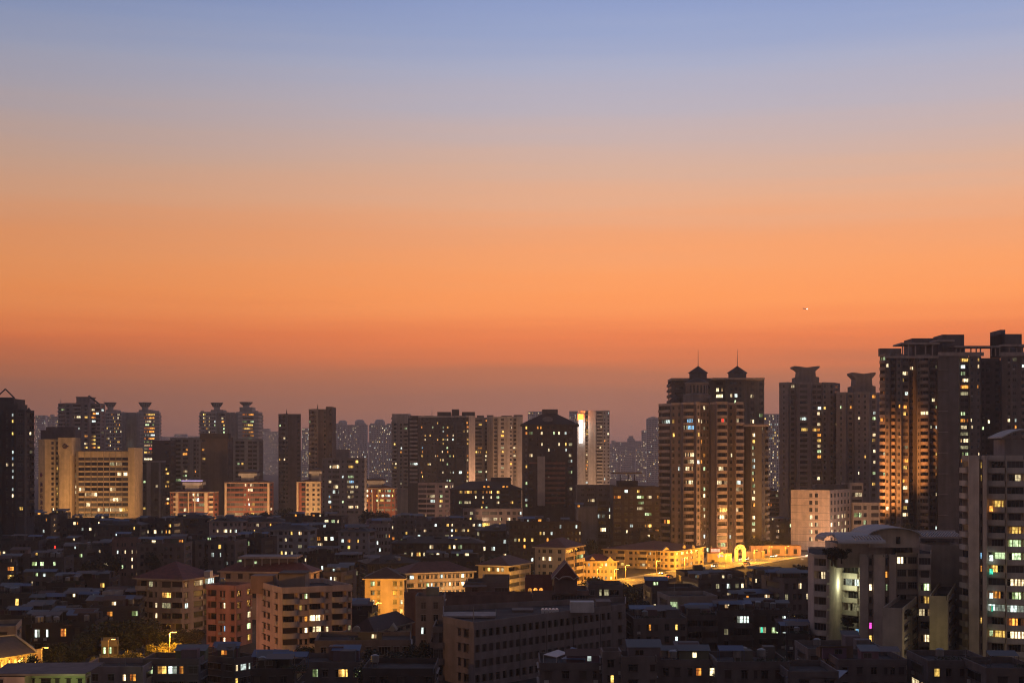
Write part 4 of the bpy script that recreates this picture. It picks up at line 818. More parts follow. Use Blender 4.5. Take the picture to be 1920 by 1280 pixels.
part_px(b, 'roof_block', 1528, 1590, 908, 924, 812, 8, wall((.2, .165, .16)))
# ================================================================== foreground apartment towers at right
RW = (.66, .54, .45)
b = poly('apartment_tower', 'near pale apartment tower cut by the right edge, full of coloured lit balconies', 'tower',
         [(1804, 350), (1816, 346), (1817, 343), (1836, 341), (1838, 343), (1842, 343), (1843, 340), (1850, 339), (1852, 342), (1886, 340), (1887, 339), (1921, 338), (1960, 336), (1990, 370), (1804, 380)], 861, 340,
         ['b', None, '.', None, 'n', None, '.', None, 'nbb'[1:2], None, 'b', 'b.', None, None, None], RW, trim=(.60, .51, .45), p=.04, ymax=1240, fh=3.05, far=False, balcol=(.58, .50, .44), maxn=110,
         lit=[(1840, 1045, 'b'), (1840, 1068, 'o'), (1840, 1161, 'y'), (1869, 953, 'y'), (1869, 1048, 'g'), (1869, 1071, 'y'), (1869, 1120, 'o'), (1869, 1142, 'c'), (1869, 1188, 'y'), (1904, 1000, 'y'), (1904, 1023, 'g'), (1904, 1048, 'g'), (1904, 1096, 'w'), (1904, 1119, 'g'), (1904, 1142, 'c'), (1904, 1166, 'o'), (1904, 1188, 'w'), (1904, 907, 'w')])
NEAR = b
for y, c in ((953, 'o'), (1045, 'c'), (1070, 't'), (1115, 'c'), (1139, 't'), (1185, 'g')):
    p = at(1855, y, 341.0); o = bpy.data.objects.new('window', winmesh(.9, 1.4, .1, c, True)); COL.objects.link(o); o.parent = b.root; o.location = (p[0]-b.o.x, 339.6-b.o.y, p[2]-.7)
part_px(b, 'roof_room', 1884, 1960, 824, 861, 346, 8, wall((.36, .31, .29)))
for u in (1867, 1893): part_px(b, 'dark_opening', u, u+17, 873, 888, 338.9 if u > 1880 else 340.5, .3, GLASS)
m = MB(); p = at(1878, 821, 342); q = at(1965, 808, 342); w = q[0]-p[0]; n = 14
for k in range(n):
    f = lambda t: (p[0]-b.o.x+w*t, p[2]+2.0*math.sin(math.pi*min(.5, t*.9)))
    (xa, za), (xb, zb) = f(k/n), f((k+1)/n)
    prism(m, [(xa, za), (xb, zb), (xb, zb+.3), (xa, za+.3)], 342-b.o.y, 352-b.o.y)
m.build('arched_canopy', wall((.55, .52, .5)), b.root)
# arched roof apartment block
AR = (.60, .49, .42)
b = poly('apartment_block', 'pale apartment block with white arched roof canopies and a brightly lit balcony', 'apartment block',
         [(1515, 362), (1526, 355), (1550, 352), (1553, 356), (1580, 372), (1611, 368), (1612, 356), (1628, 355), (1628, 357), (1637, 357), (1638, 355), (1659, 354), (1659, 357), (1666, 357), (1667, 355), (1680, 354), (1681, 362), (1721, 362), (1722, 357), (1746, 356), (1746, 385), (1515, 385)], 1042, 357,
         ['.', 'B', None, '.', 'b', None, '.', None, 'n', None, '.', None, 'n', None, '.', None, 'WW', None, 'b', None, None, None], AR, trim=(.55, .47, .40), balcol=(.54, .46, .40), p=.03, ymax=1240, fh=3.1, far=False, maxn=110, par=.6,
         lit=[(1595, 1099, 'c'), (1632, 1098, 'w'), (1663, 1098, 'g'), (1734, 1103, 'g'), (1734, 1125, 'y'), (1595, 1143, 'd'), (1595, 1190, 'b'), (1632, 1191, 'y'), (1663, 1190, 'w'), (1632, 1169, 'm'), (1734, 1146, 'w')])
ARCH = b
sub(b, 1658, 1724, 1022, 364, {0: '.b.'}, AR, depth=16, ymax=1060, far=False, p=0, fh=5)
sub(b, 1746, 1812, 1029, 372, {0: '......'}, (.44, .38, .32), depth=14, ymax=1240, p=0)
sub(b, 1726, 1790, 1010, 386, {0: '.W.W'}, (.22, .21, .22), depth=8, ymax=1028, p=0, par=.2)
sub(b, 1570, 1660, 1020, 360, {0: '..', 1: None}, AR, depth=14, ymax=1010, p=0, par=.2, z0=22.5)
sub(b, 1655, 1692, 1148, 330, {0: '...', 1: 'ww'}, (.48, .40, .34), a=-22, xs=1722, p=.03, ymax=1240, far=False, lit=[])
sub(b, 1743, 1777, 1125, 336, {0: '...', 1: 'ww'}, (.52, .44, .29), a=-20, xs=1797, p=.04, ymax=1240, far=False)
WHITE = wall((.52, .48, .47), var=.15)
def vault(name, b, x0, x1, ylow, ytop, D, depth, ang_axis, mat, slats=0, hole=True):
    """barrel canopy whose arc spans x0..x1; extruded away from the viewer"""
    p = at(x0, ylow, D); q = at(x1, ylow, D); h = (ylow-ytop)*D/F; r = (q[0]-p[0])/2; n = 18; m = MB()
    for k in range(n):
        if slats and k % 3 == 2: continue
        t0, t1 = math.pi*(1-k/n), math.pi*(1-(k+1)/n)
        pts = [((p[0]+q[0])/2-b.o.x+rr*math.cos(t), p[2]+(h+dr)*math.sin(t)) for rr, dr, t in ((r, 0, t0), (r, 0, t1), (r+.3, .3, t1), (r+.3, .3, t0))]
        prism(m, pts, D-b.o.y, D-b.o.y+depth)
    return m.build(name, mat, b.root)
vault('arched_canopy', b, 1629, 1727, 1006, 990.5, 356, 18, 0, WHITE)
m = MB(); p = at(1630, 1023, 358); q = at(1725, 1023, 358); h = 30*358/F; n = 16; r = (q[0]-p[0])/2; c = (p[0]+q[0])/2-b.o.x
prism(m, [(c-r*.97, p[2]-.4), (c+r*.97, p[2]-.4)]+[(c+r*.97*math.cos(math.pi*k/n), p[2]+(17*358/F)+(15*358/F)*math.sin(math.pi*k/n)) for k in range(n+1)], 358-b.o.y, 372-b.o.y); m.build('gable_wall', wall(AR), b.root)
part_px(b, 'dark_opening', 1681, 1688, 1006, 1019, 357.6, .4, GLASS)
# the left canopy: a quarter barrel bending over towards the viewer
m = MB(); n = 9; x0, x1 = at(1572, 0, 350)[0]-b.o.x, at(1661, 0, 350)[0]-b.o.x; zt = at(0, 999, 364)[2]; zl = at(0, 1019, 350)[2]
arc = [(350+14*(1-math.cos(math.pi/2*k/n)), zl+(zt-zl)*math.sin(math.pi/2*k/n)) for k in range(n+1)]
for k in range(n):
    (ya, za), (yb, zb) = arc[k], arc[k+1]; segs = [(x0, x1)] if not 2 <= k <= 4 else []
    if not segs:
        w = (x1-x0)/15; segs = [(x0+i*w, x0+i*w+(w if i < 5 else w*.55)) for i in range(15)]
    for xa, xb in segs:
        for dz in (0, .28): m.face([(xa, ya-b.o.y, za+dz), (xb, ya-b.o.y, za+dz), (xb, yb-b.o.y, zb+dz), (xa, yb-b.o.y, zb+dz)])
        m.face([(xa, ya-b.o.y, za), (xb, ya-b.o.y, za), (xb, ya-b.o.y, za+.28), (xa, ya-b.o.y, za+.28)])
        m.face([(xa, ya-b.o.y, za), (xa, ya-b.o.y, za+.28), (xa, yb-b.o.y, zb+.28), (xa, yb-b.o.y, zb)])
# left lobe sweeping down
xl = at(1548, 0, 352)[0]-b.o.x; zz = at(0, 1014, 352)[2]
for k in range(n):
    t0, t1 = math.pi/2*k/n, math.pi/2*(k+1)/n
    pa = (x0-(x0-xl)*math.sin(t0), zt-(zt-zz)*(1-math.cos(t0))); pb = (x0-(x0-xl)*math.sin(t1), zt-(zt-zz)*(1-math.cos(t1)))
    if k % 3 == 1: continue
    prism(m, [pb, pa, (pa[0], pa[1]+.28), (pb[0], pb[1]+.28)], 354-b.o.y, 364-b.o.y)
m.build('arched_canopy', WHITE, b.root)
m = MB(); z0 = at(0, 1006, 374)[2]; z1 = at(0, 995, 384)[2]; xa0 = at(1723, 0, 374)[0]-b.o.x; xa1 = at(1810, 0, 374)[0]-b.o.x; ns = 17
for k in range(ns):
    w = (xa1-xa0)/ns; m.face([(xa0+k*w, 374-b.o.y, z0), (xa0+k*w+w*.6, 374-b.o.y, z0), (xa0+k*w+w*1.0, 384-b.o.y, z1), (xa0+k*w+w*.4, 384-b.o.y, z1)])
m.box(xa0, xa1, 373.6-b.o.y, 374-b.o.y, z0-.35, z0+.05); m.box(xa0, xa1+.5, 384-b.o.y, 384.4-b.o.y, z1-.2, z1+.2)
m.build('slatted_canopy', WHITE, b.root)

# ================================================================== foreground blocks, left and centre
def hip_px(*a, **k): return block(*a, roof='hip', **k)
b = hip_px('apartment_block', 'tan apartment block under a dark red hip roof with white dormers', 'apartment block', 256, 342, 1088, 408, {0: 'bwn.Wb', 1: 'w.Wb', 3: 'w'}, (.46, .34, .27), a=-22, xs=402, p=.05, ymax=1185, far=False, rcol=(.20, .05, .045), hr=4.5, ov=.9, trim=(.46, .36, .29), ac=.2, balcol=(.40, .31, .25), frame=False,
           lit=[(298, 1136, 'w'), (298, 1156, 'w'), (298, 1173, 'w'), (318, 1136, 'd'), (366, 1094, 'w'), (380, 1092, 'c'), (388, 1092, 'c'), (279, 1097, 'd')])
for u in (352, 388):
    p = at(u, 1073, 417); m = MB(); q = (p[0]-b.o.x, p[1]-b.o.y, p[2]); m.box(q[0]-.9, q[0]+.9, q[1], q[1]+4, q[2]-1.6, q[2]+.4); m.build('dormer', wall((.55, .5, .48)), b.root)
b = hip_px('apartment_block', 'peach block with a long red hip roof and a flat roofed loft above', 'apartment block', 413, 583, 1074, 440, {0: '.w.w.Ww.W.ww.', 1: '.w.', 3: 'w'}, (.52, .36, .25), a=-9, xs=599, p=.03, ymax=1130, far=False, rcol=(.22, .06, .05), hr=2.6, ov=.8, trim=(.6, .44, .31), frame=False, lit=[(464, 1090, 'd')])
part_px(b, 'loft', 453, 552, 1048, 1068, 446, 8, wall((.17, .14, .145))); part_px(b, 'loft_roof', 447, 557, 1043.5, 1047, 444, 12, wall((.30, .25, .25)))
for u in range(458, 550, 16): part_px(b, 'loft_column', u, u+2, 1047, 1068, 445, .4, wall((.32, .28, .28)))
p = at(479, 1054, 445.9); o = bpy.data.objects.new('window', winmesh(.9, .8, .1, 'g', True)); COL.objects.link(o); o.parent = b.root; o.location = (p[0]-b.o.x, p[1]-b.o.y, p[2]-.4)
b = block('apartment_block', 'pink walled block with paired narrow windows beside the big grey corner block', 'apartment block', 387, 442, 1104, 378, {0: ',b.nn,.w', 1: 'w.w', 3: None}, (.50, .25, .20), a=-16, xs=473, p=.02, ymax=1205, far=False, frame=False, ac=.25, clutter=1, lit=[(421, 1142, 'w'), (422, 1183, 'b'), (464, 1141, 'w'), (465, 1163, 'g'), (465, 1182, 'y')])
b = block('apartment_block', 'big grey corner block with stacked balconies and an orange lit balcony low down', 'apartment block', 529, 660, 1110, 352, {0: 'BnnBn,Bn', 1: None, 3: '..nn.n.'}, (.52, .38, .33), a=27, xs=480, p=.03, ymax=1290, far=False, fh=3.05, frame=False, ac=.15, balcol=(.46, .39, .36), trim=(.55, .42, .38), par=1.2,
          lit=[(503, 1232, 'y'), (511, 1232, 'y'), (521, 1213, 'c'), (571, 1123, 'g'), (571, 1165, 'o'), (586, 1164, 'w'), (580, 1185, 'w'), (591, 1185, 'w'), (545, 1234, 'o'), (547, 1253, 'w'), (560, 1250, 'w'), (644, 1177, 'd')])
part_px(b, 'roof_room', 470, 512, 1079, 1112, 366, 7, wall((.30, .20, .165))); part_px(b, 'roof_room', 523, 572, 1076, 1108, 364, 8, wall((.28, .22, .19))); part_px(b, 'roof_room_cap', 521, 574, 1073.5, 1075.7, 363.5, 9, wall((.1, .08, .08)))
b = block('apartment_block', 'dark flat roofed block in front of the pink walled block', 'apartment block', 372, 440, 1242, 292, {0: '.Ww', 1: 'w,Ww.w', 3: None}, (.13, .115, .12), a=-35, xs=484, p=.08, ymax=1290, far=False, lit=[(441, 1245, 'w'), (473, 1243, 'y'), (452, 1255, 'c'), (447, 1270)], clutter=4)
b = block('apartment_block', 'dark block with lit curtained windows at the bottom left', 'apartment block', 268, 372, 1243, 285, {0: 'W.WWw.W', 1: 'w', 3: 'w'}, (.15, .13, .135), depth=9, p=.12, ymax=1290, far=False, lit=[(281, 1258, 'g'), (305, 1257, 'y'), (316, 1257, 'c'), (340, 1257, 'o'), (327, 1257, 'w')], clutter=2)
b = block('low_house', 'pinkish low block with three lit windows at the bottom left edge', 'house', 150, 268, 1258, 278, {0: '..w.w.nw.', 1: 'w', 3: 'w'}, (.27, .225, .235), depth=12, p=.05, ymax=1300, far=False, clutter=0, lit=[(225, 1263, 'w'), (244, 1260, 'o'), (261, 1261, 'g')])
mast(b, 172, 1243, 1258, 282, .08); mast(b, 191, 1242, 1258, 282, .08); mast(b, 223, 1236, 1258, 285, .08); mast(b, 235, 1236, 1258, 285, .08)
b = block('low_house', 'long low house with flat sheet roof and a pale green lit wall', 'house', 47, 160, 1265, 262, {0: '.w.W,w.w.w,', 1: 'w', 3: 'w'}, (.42, .44, .28), depth=3.5, p=.0, ymax=1300, far=False, roof='none', frame=False)
p = at(-12, 1262, 259); q = at(163, 1258, 259); m = MB()
m.face([(p[0]-b.o.x, 258-b.o.y, 11.08), (q[0]-b.o.x, 258-b.o.y, 11.08), (q[0]-b.o.x+.4, 269-b.o.y, 11.6), (p[0]-b.o.x-1, 269-b.o.y, 11.45)]); m.box(p[0]-b.o.x, q[0]-b.o.x, 258.1-b.o.y, 258.5-b.o.y, 10.7, 11.05); m.build('sheet_roof', wall((.20, .15, .15)), b.root)
sub(b, -40, 46, 1268, 258, {0: '.w..'}, (.44, .30, .26), depth=10, ymax=1300, far=False, p=0, par=0)
# glowing arcade under a big dark tiled roof
b = empty('tiled_hall', at(20, 1245, 300)[:2]+(0,), 'dark tiled roof hall with a blazing yellow colonnade at the left edge', 'hall')
hx, hy = b.location.x, b.location.y
def hp(px, py, Y): p = at(px, py, Y); return (p[0]-hx, p[1]-hy, p[2])
m = MB(); e0 = hp(-60, 1243, 296); e1 = hp(70, 1222, 316); r0 = hp(-60, 1198, 312); r1 = hp(28, 1190, 322)
m.face([e0, e1, r1, r0]); m.face([e1, hp(62, 1210, 334), r1]); m.face([r0, r1, hp(62, 1210, 334), hp(-40, 1210, 332)])
m.build('roof', tiles((.07, .045, .04)), b)
m = MB(); m.tube([r1, hp(46, 1203, 319), e1], .28, 5); m.tube([r0, r1], .25, 5); m.build('roof_ridge', wall((.35, .3, .27)), b)
m = MB(); a0 = Vector(e0)+Vector((0, 1.2, -.6)); a1 = Vector(e1)+Vector((-.6, 1.2, -.6)); zb = 0
for k in range(11):
    p = a0.lerp(a1, k/10); m.box(p.x-.15, p.x+.15, p.y-.15, p.y+.15, 0, p.z)
m.build('column', wall((.42, .22, .10)), b)
m = MB(); m.face([(a0.x, a0.y+4, 0), (a1.x, a1.y+4, 0), (a1.x, a1.y+4, a1.z+.8), (a0.x, a0.y+4, a0.z+.8)]); m.build('back_wall', wall((.6, .45, .25)), b)
m = MB()
for k in range(10):
    p = a0.lerp(a1, (k+.5)/10); d_ = (a1-a0)/10*.42; m.face([(p.x-d_.x, p.y+.9, p.z-2.5), (p.x+d_.x, p.y+.9+d_.y, p.z-2.4), (p.x+d_.x, p.y+.9+d_.y, p.z-.3), (p.x-d_.x, p.y+.9, p.z-.45)])
m.build('light_panel', glow('colonnade light', (1, .55, .08), 4.5, True, sample=True), b)

# yellow lamplit terraces in the centre
YE = (.56, .43, .28)
b = hip_px('apartment_block', 'cream block with a yellow lamplit bay and a dark hip roof, left of centre', 'apartment block', 684, 757, 1086, 452, {0: '.vn..,vn', 1: 'w', 3: 'w'}, YE, depth=14, p=.05, ymax=1180, far=False, rcol=(.07, .03, .028), hr=3.2, ov=.8, trim=(.62, .5, .34), ac=.4, lit=[(702, 1097, 'g'), (702, 1114, 'd'), (702, 1132, 'w'), (702, 1151, 'c'), (747, 1132, 'w'), (747, 1150, 'y')], fh=2.95)
b = hip_px('apartment_block', 'long cream terrace of small windows receding under a dark red roof', 'apartment block', 762, 888, 1076, 456, {0: 'W.wnwnwwnwnwwnw', 1: 'w', 3: 'w'}, (.52, .38, .27), a=24, depth=13, p=.06, ymax=1125, far=False, rcol=(.16, .045, .04), hr=3.0, ov=.7, trim=(.6, .46, .33), fh=2.9, ac=.2, lit=[(770, 1085, 'c'), (806, 1101, 'c'), (845, 1097, 'w'), (863, 1094, 'w')])
b = hip_px('apartment_block', 'cream corner house with a blazing yellow lower floor under a dark red roof', 'apartment block', 897, 953, 1062, 482, {0: '.nnnnn.', 1: 'bW', 3: 'w'}, (.52, .39, .29), a=-25, xs=995, p=.04, ymax=1120, far=False, rcol=(.16, .045, .04), hr=2.8, ov=.8, trim=(.6, .46, .34), fh=2.95, lit=[(937, 1072, 'w'), (945, 1072, 'w')])
b = hip_px('apartment_block', 'cream block with a red hip roof left of the gabled lamplit terrace', 'apartment block', 1003, 1060, 1028, 560, {0: '.nww.w.', 1: 'Wb', 3: 'w'}, (.56, .42, .31), a=-25, xs=1094, p=.04, ymax=1095, far=False, rcol=(.2, .055, .045), hr=3.4, ov=.8, trim=(.62, .5, .38), fh=2.8, lit=[(1035, 1051, 'w'), (1021, 1049, 'w'), (1082, 1049, 'g')])
def gables(b, us, yb, yt, D, w):
    for u in us:
        a_ = at(u-w, yb, D); c_ = at(u+w, yb, D); t_ = at(u, yt, D); m = MB()
        prism(m, [(a_[0]-b.o.x, a_[2]), (c_[0]-b.o.x, c_[2]), (t_[0]-b.o.x, t_[2])], D-b.o.y, D+5-b.o.y); m.build('gable', b.trim, b.root)
b = hip_px('apartment_block', 'low cream terrace with two gables and blazing yellow ground floor', 'apartment block', 1093, 1157, 1053, 578, {0: 'wv.wwvw.vw', 1: '.w', 3: None}, (.56, .42, .29), a=8, depth=12, p=.05, ymax=1095, far=False, rcol=(.2, .055, .045), hr=2.6, ov=.7, trim=(.62, .5, .36), fh=2.8, lit=[(1102, 1063, 'c'), (1137, 1058, 'w')]); gables(b, (1111, 1144), 1051, 1043, 579, 7)
b = hip_px('apartment_block', 'long lamplit cream terrace with a bright yellow corner beside the rising road', 'apartment block', 1131, 1266, 1034, 642, {0: 'wn.b.wnbvndnvw', 1: 'vwvvwv', 3: None}, (.56, .42, .29), a=-28, xs=1319, p=.04, ymax=1080, far=False, rcol=(.2, .055, .045), hr=3.4, ov=.8, trim=(.62, .5, .36), fh=2.85, ac=.3, lit=[(1165, 1053, 'y'), (1205, 1067, 'w'), (1211, 1067, 'o'), (1218, 1042, 'w'), (1299, 1065, 'w')]); gables(b, (1250,), 1033, 1025, 644, 9); gables(b, (1142,), 1033, 1025, 672, 9)
for u in (1283, 1300):
    p = at(u, 1027, 650 if u < 1290 else 660); m = MB(); q = (p[0]-b.o.x, p[1]-b.o.y, p[2]); m.lathe((q[0], q[1], q[2]), [(.7, 0), (.8, .6), (.45, 1.3), (.05, 1.6)], 8); m.build('roof_finial', b.trim, b.root)
# compound wall, arch gate and signs by the road
b = empty('low_wall_building', at(1345, 1060, 700)[:2]+(0,), 'blazing yellow low wall building beside the arch gate', 'wall building'); bx, by = b.location.x, b.location.y
m = MB()
for x0, x1, yt, D in ((1326, 1372, 1037, 690), (1398, 1428, 1034, 712), (1429, 1434, 1033, 716)):
    p = at(x0, yt, D); q = at(x1, yt, D); m = MB(); m.box(p[0]-bx, q[0]-bx, D-by, D+3-by, 0, p[2]); m.build('wall', wall((.60, .46, .30)), b)
m = MB(); p = at(1334, 1049, 689.9); m.box(p[0]-bx, p[0]-bx+1.5, 689.7-by, 689.95-by, p[2]-1.6, p[2]); m.build('window', GLASS, b)
g = empty('arch_gate', at(1386, 1060, 694)[:2]+(0,), 'tall pale arch gate with leaf shaped cut marks, glowing by the road', 'arch gate')
p0 = at(1377, 0, 694)[0]-g.location.x; p1 = at(1398, 0, 694)[0]-g.location.x; R = (p1-p0)/2; c = (p0+p1)/2; zt = at(0, 1020, 694)[2]; zs = zt-R; r = R*.36; n = 16; m = MB()
prism(m, [(c-R, 0), (c-r, 0), (c-r, zs-.4), (c-R, zs-.4)][::1], -.8, .8); prism(m, [(c+r, 0), (c+R, 0), (c+R, zs-.4), (c+r, zs-.4)], -.8, .8)
for k in range(n):
    t0, t1 = math.pi*k/n, math.pi*(k+1)/n
    prism(m, [(c+r*math.cos(t0), zs-.4+r*math.sin(t0)), (c+R*math.cos(t0), zs-.4+(R+.4)*math.sin(t0)), (c+R*math.cos(t1), zs-.4+(R+.4)*math.sin(t1)), (c+r*math.cos(t1), zs-.4+r*math.sin(t1))], -.8, .8)
m.build('arch', wall((.68, .58, .5)), g)
for t in (25, 65, 115, 155):
    t = math.radians(t); x, z = c+R*.70*math.cos(t), zs-.4+R*.70*math.sin(t); m = MB(); dx, dz = math.cos(t), math.sin(t)
    prism(m, [(x-dx*.5, z-dz*.5), (x+dz*.28, z-dx*.28), (x+dx*.6, z+dz*.6), (x-dz*.28, z+dx*.28)], -.86, -.79); m.build('leaf_mark', plain('dark mark', (.10, .05, .04)), g)
s = empty('sign_board', at(1342, 1031, 686), 'pale sign board with a row of upright characters on the roof beside the arch gate', 'sign'); D = 686
p0 = at(1332, 1036, D); p1 = at(1352, 1027, D); m = MB(); m.box(p0[0]-s.location.x, p1[0]-s.location.x, 0, .3, p0[2]-s.location.z, p1[2]-s.location.z); m.build('board', wall((.30, .10, .08)), s)
m = MB(); w = (p1[0]-p0[0])
for k in range(7):
    x = p0[0]-s.location.x+w*(.07+.125*k); z0, z1 = p0[2]-s.location.z+.45, p1[2]-s.location.z-.35; m.box(x, x+.14, -.06, -.001, z0, z1); m.box(x+.3, x+.42, -.06, -.001, z0, z1); m.box(x+.141, x+.299, -.06, -.001, z1-.25, z1-.1)
m.build('lettering', glow('sign lettering', (1, .72, .5), 1.6), s)
m = MB()
for u in (0.1, .9): m.box(p0[0]-s.location.x+w*u, p0[0]-s.location.x+w*u+.15, .05, .2, -s.location.z+8, p0[2]-s.location.z)
m.build('support', METAL, s)
s = empty('neon_sign', at(1351, 1041, 686), 'small pink and red neon shop sign on the yellow wall', 'neon sign')
m = MB()
for k, (x, z, w, h) in enumerate(((-1.2, 0, .9, .25), (-.9, -.5, .25, 1.1), (-.2, .1, .25, .7), (.1, .35, 1.0, .25), (.3, -.4, .7, .25), (.9, -.1, .25, .8), (1.2, -.45, .5, .25))): m.box(x-w/2, x+w/2, -.15, .1, z-h/2, z+h/2)
m.build('neon_tube', glow('pink neon', (1, .12, .16), 5, sample=True), s)
b = block('low_house', 'salmon low row with dark windows on the right beyond the arch gate', 'house', 1408, 1502, 1026, 735, {0: '.w.w.W.w.w.'}, (.42, .26, .2), depth=8, p=.03, ymax=1060, far=False)
# the big dark gallery block
b = poly('gallery_block', 'large dark block with long rows of tall unlit windows in the centre foreground', 'apartment block', [(831, 322), (889, 310), (1147, 346), (1173, 350), (1173, 368), (831, 345)], 1177, 310,
         ['....nw.', 'k'*22, '.n,', None, None, None], (.21, .175, .17), fh=3.4, p=.0, ymax=1300, far=False, maxn=100, frame=False, band=True, trim=(.24, .20, .195), lit=[(876, 1201, 'd')], par=1.3, rec=.45)
sub(b, 812, 832, 1182, 322, {0: 'b', 3: 'b'}, (.20, .17, .165), depth=14, fh=3.4, ymax=1300, p=0, far=False)
D = 330; m = MB(); p = at(1095, 1154, D); m.box(p[0]-3-b.o.x, p[0]+2.6-b.o.x, D+4-b.o.y, D+8-b.o.y, p[2]+.3, p[2]+2.8); m.build('rooftop_tank', wall((.6, .57, .56)), b.root)
for k in range(5):
    p = at(1018+k*6.6, 1151, D+6); m = MB(); m.tube([(p[0]-b.o.x, p[1]-b.o.y-1, p[2]+.9), (p[0]-b.o.x, p[1]-b.o.y+2, p[2]+.9)], .42, 8); m.box(p[0]-b.o.x-.3, p[0]-b.o.x+.3, p[1]-b.o.y-.5, p[1]-b.o.y+1.5, p[2]-.2, p[2]+.5); m.build('solar_tank', plain('white enamel', (.6, .58, .57), .35), b.root)
part_px(b, 'roof_shed', 833, 925, 1158, 1166, 330, 7, wall((.22, .19, .185))); part_px(b, 'roof_shed_cover', 829, 929, 1154, 1157, 329, 9, wall((.36, .31, .30)))
part_px(b, 'stair_hut', 1118, 1146, 1127, 1142, 352, 6, wall((.2, .16, .15))); part_px(b, 'stair_hut', 960, 1000, 1143, 1158, 342, 6, wall((.17, .14, .13))); part_px(b, 'roof_wall', 925, 1010, 1157, 1163, 336, .3, wall((.2, .165, .155)))
mast(b, 888, 1135, 1177, 316, .1); mast(b, 930, 1138, 1175, 322, .1); mast(b, 1110, 1130, 1150, 340, .08)
D = 318; m = MB()
for k in range(4):
    u = 975+k*50; p = at(u, 1168-k*6.5, 321+k*7); q = at(u, 1270, 321+k*7); m.tube([(p[0]-b.o.x, p[1]-b.o.y-1.6, p[2]), (q[0]-b.o.x, q[1]-b.o.y-1.6, q[2])], .07, 5)
m.build('drain_pipe', plain('cast iron', (.03, .025, .025)), b.root)
block('low_house', 'grey box house with square windows behind the left end of the large dark block', 'house', 779, 832, 1124, 372, {0: '.w.w.', 1: 'w'}, (.24, .205, .20), depth=10, p=.0, ymax=1215, far=False, clutter=2, lit=[(792, 1185, 'c')])
block('low_house', 'reddish plain block edge beside the yellow lamplit bay', 'house', 758, 805, 1116, 402, {0: '....', 3: '..'}, (.30, .15, .10), depth=10, p=0, ymax=1215, far=False)
b = block('low_house', 'dark block with a flat carport canopy behind the large dark block', 'house', 872, 955, 1098, 424, {0: '.w...W'}, (.20, .16, .15), depth=16, p=.0, ymax=1180, far=False)
part_px(b, 'canopy', 868, 912, 1098.5, 1100.5, 420, 8, b.col); sub(b, 905, 955, 1088, 428, {0: '..'}, (.22, .175, .16), depth=12, p=0)
block('low_house', 'long reddish brown parapet wall block below the lamplit corner house', 'house', 800, 1000, 1122, 398, {0: '....................'}, (.20, .12, .10), depth=10, p=0, a=4)
# gabled chinese roof house
b = block('gabled_house', 'house with a steep dark red gable edged in white scalloped trim', 'house', 998, 1104, 1113, 408, {0: '.....sss', 1: 'w'}, (.26, .18, .165), depth=16, p=.1, ymax=1165, far=False, lit=[(1088, 1130, 'c'), (1095, 1130, 'w'), (1073, 1130, 'd')])
m = MB(); D = 404; e = lambda x, y, d=0: (at(x, y, D)[0]-b.o.x, at(x, y, D)[2])
prism(m, [e(1036, 1084), e(1085, 1084), e(1062, 1054)], D-b.o.y, D-b.o.y+14); m.build('gable_roof', tiles((.13, .035, .035)), b.root)
m = MB(); T3 = lambda q: (q[0], D-b.o.y-.15, q[1])
for pts in (((1034, 1085), (1062, 1053)), ((1062, 1053), (1087, 1085)), ((1036, 1085), (1042, 1081), (1048, 1086), (1054, 1081), (1060, 1080), (1064, 1080), (1070, 1081), (1076, 1086), (1082, 1081), (1087, 1085))): m.tube([T3(e(*q)) for q in pts], .16, 5)
m.build('white_trim', wall((.5, .45, .45)), b.root)
part_px(b, 'gable_wall', 1040, 1082, 1085, 1113, 406, 12, wall((.17, .11, .105)))
sub(b, 1104, 1168, 1102, 418, {0: 'w.sW.'}, (.17, .14, .14), depth=14, p=.1, ymax=1140, far=False, lit=[(1112, 1120, 'c'), (1140, 1118, 'd')])
b = block('brick_annex', 'brick annex with three glowing arched windows beside the gabled house', 'house', 985, 1036, 1089, 412, {0: '....'}, (.24, .09, .07), depth=12, p=0)
for u in (993.5, 1004, 1014.5):
    p = at(u, 1111, 411.9); m = MB(); x = p[0]-b.o.x; w = .55; zs = p[2]+.9; y_ = 411.9-b.o.y
    m.face([(x-w, y_, p[2]), (x+w, y_, p[2])]+[(x+w*math.cos(math.pi*k/8), y_, zs+w*math.sin(math.pi*k/8)) for k in range(9)]); m.build('arched_window', LIT['o'], b.root)
# small cream house with a rounded dormer
b = hip_px('low_house', 'small cream house with a round topped dormer below the yellow lamplit bay', 'house', 658, 700, 1186, 372, {0: '..w.', 1: 'w.wWw', 3: None}, (.46, .36, .25), a=-20, xs=772, p=.05, ymax=1215, far=False, rcol=(.08, .035, .03), hr=3.2, ov=.7, trim=(.5, .42, .32), lit=[(711, 1198, 'w')])
p = at(668, 1180, 370); m = MB(); m.lathe((0, 0, 0), [(1.0, 0), (1.0, 1.2), (.6, 1.3)], 12); o = m.build('round_dormer', b.trim, b.root); o.rotation_euler = (math.radians(90), 0, 0); o.location = (p[0]-b.o.x, p[1]-b.o.y+1, p[2])
gables(b, (735,), 1182, 1170, 376, 9)
b = block('low_house', 'flat roofed dark house with a teal lit window below the round dormer house', 'house', 590, 770, 1208, 330, {0: '.w.w.W.w.Www', 1: 'w'}, (.17, .145, .145), a=4, depth=16, p=.05, ymax=1260, far=False, clutter=3, lit=[(657, 1232, 't'), (612, 1233, 'd'), (626, 1233, 'd')])
b = block('low_house', 'dark house with a projecting roof edge right of the orange lit balcony', 'house', 548, 680, 1249, 300, {0: '.w.ww.W.w', 1: 'w'}, (.15, .13, .135), depth=14, p=.10, ymax=1295, far=False, clutter=3, lit=[(627, 1265, 'w'), (640, 1264, 'y'), (676, 1260, 'g')])

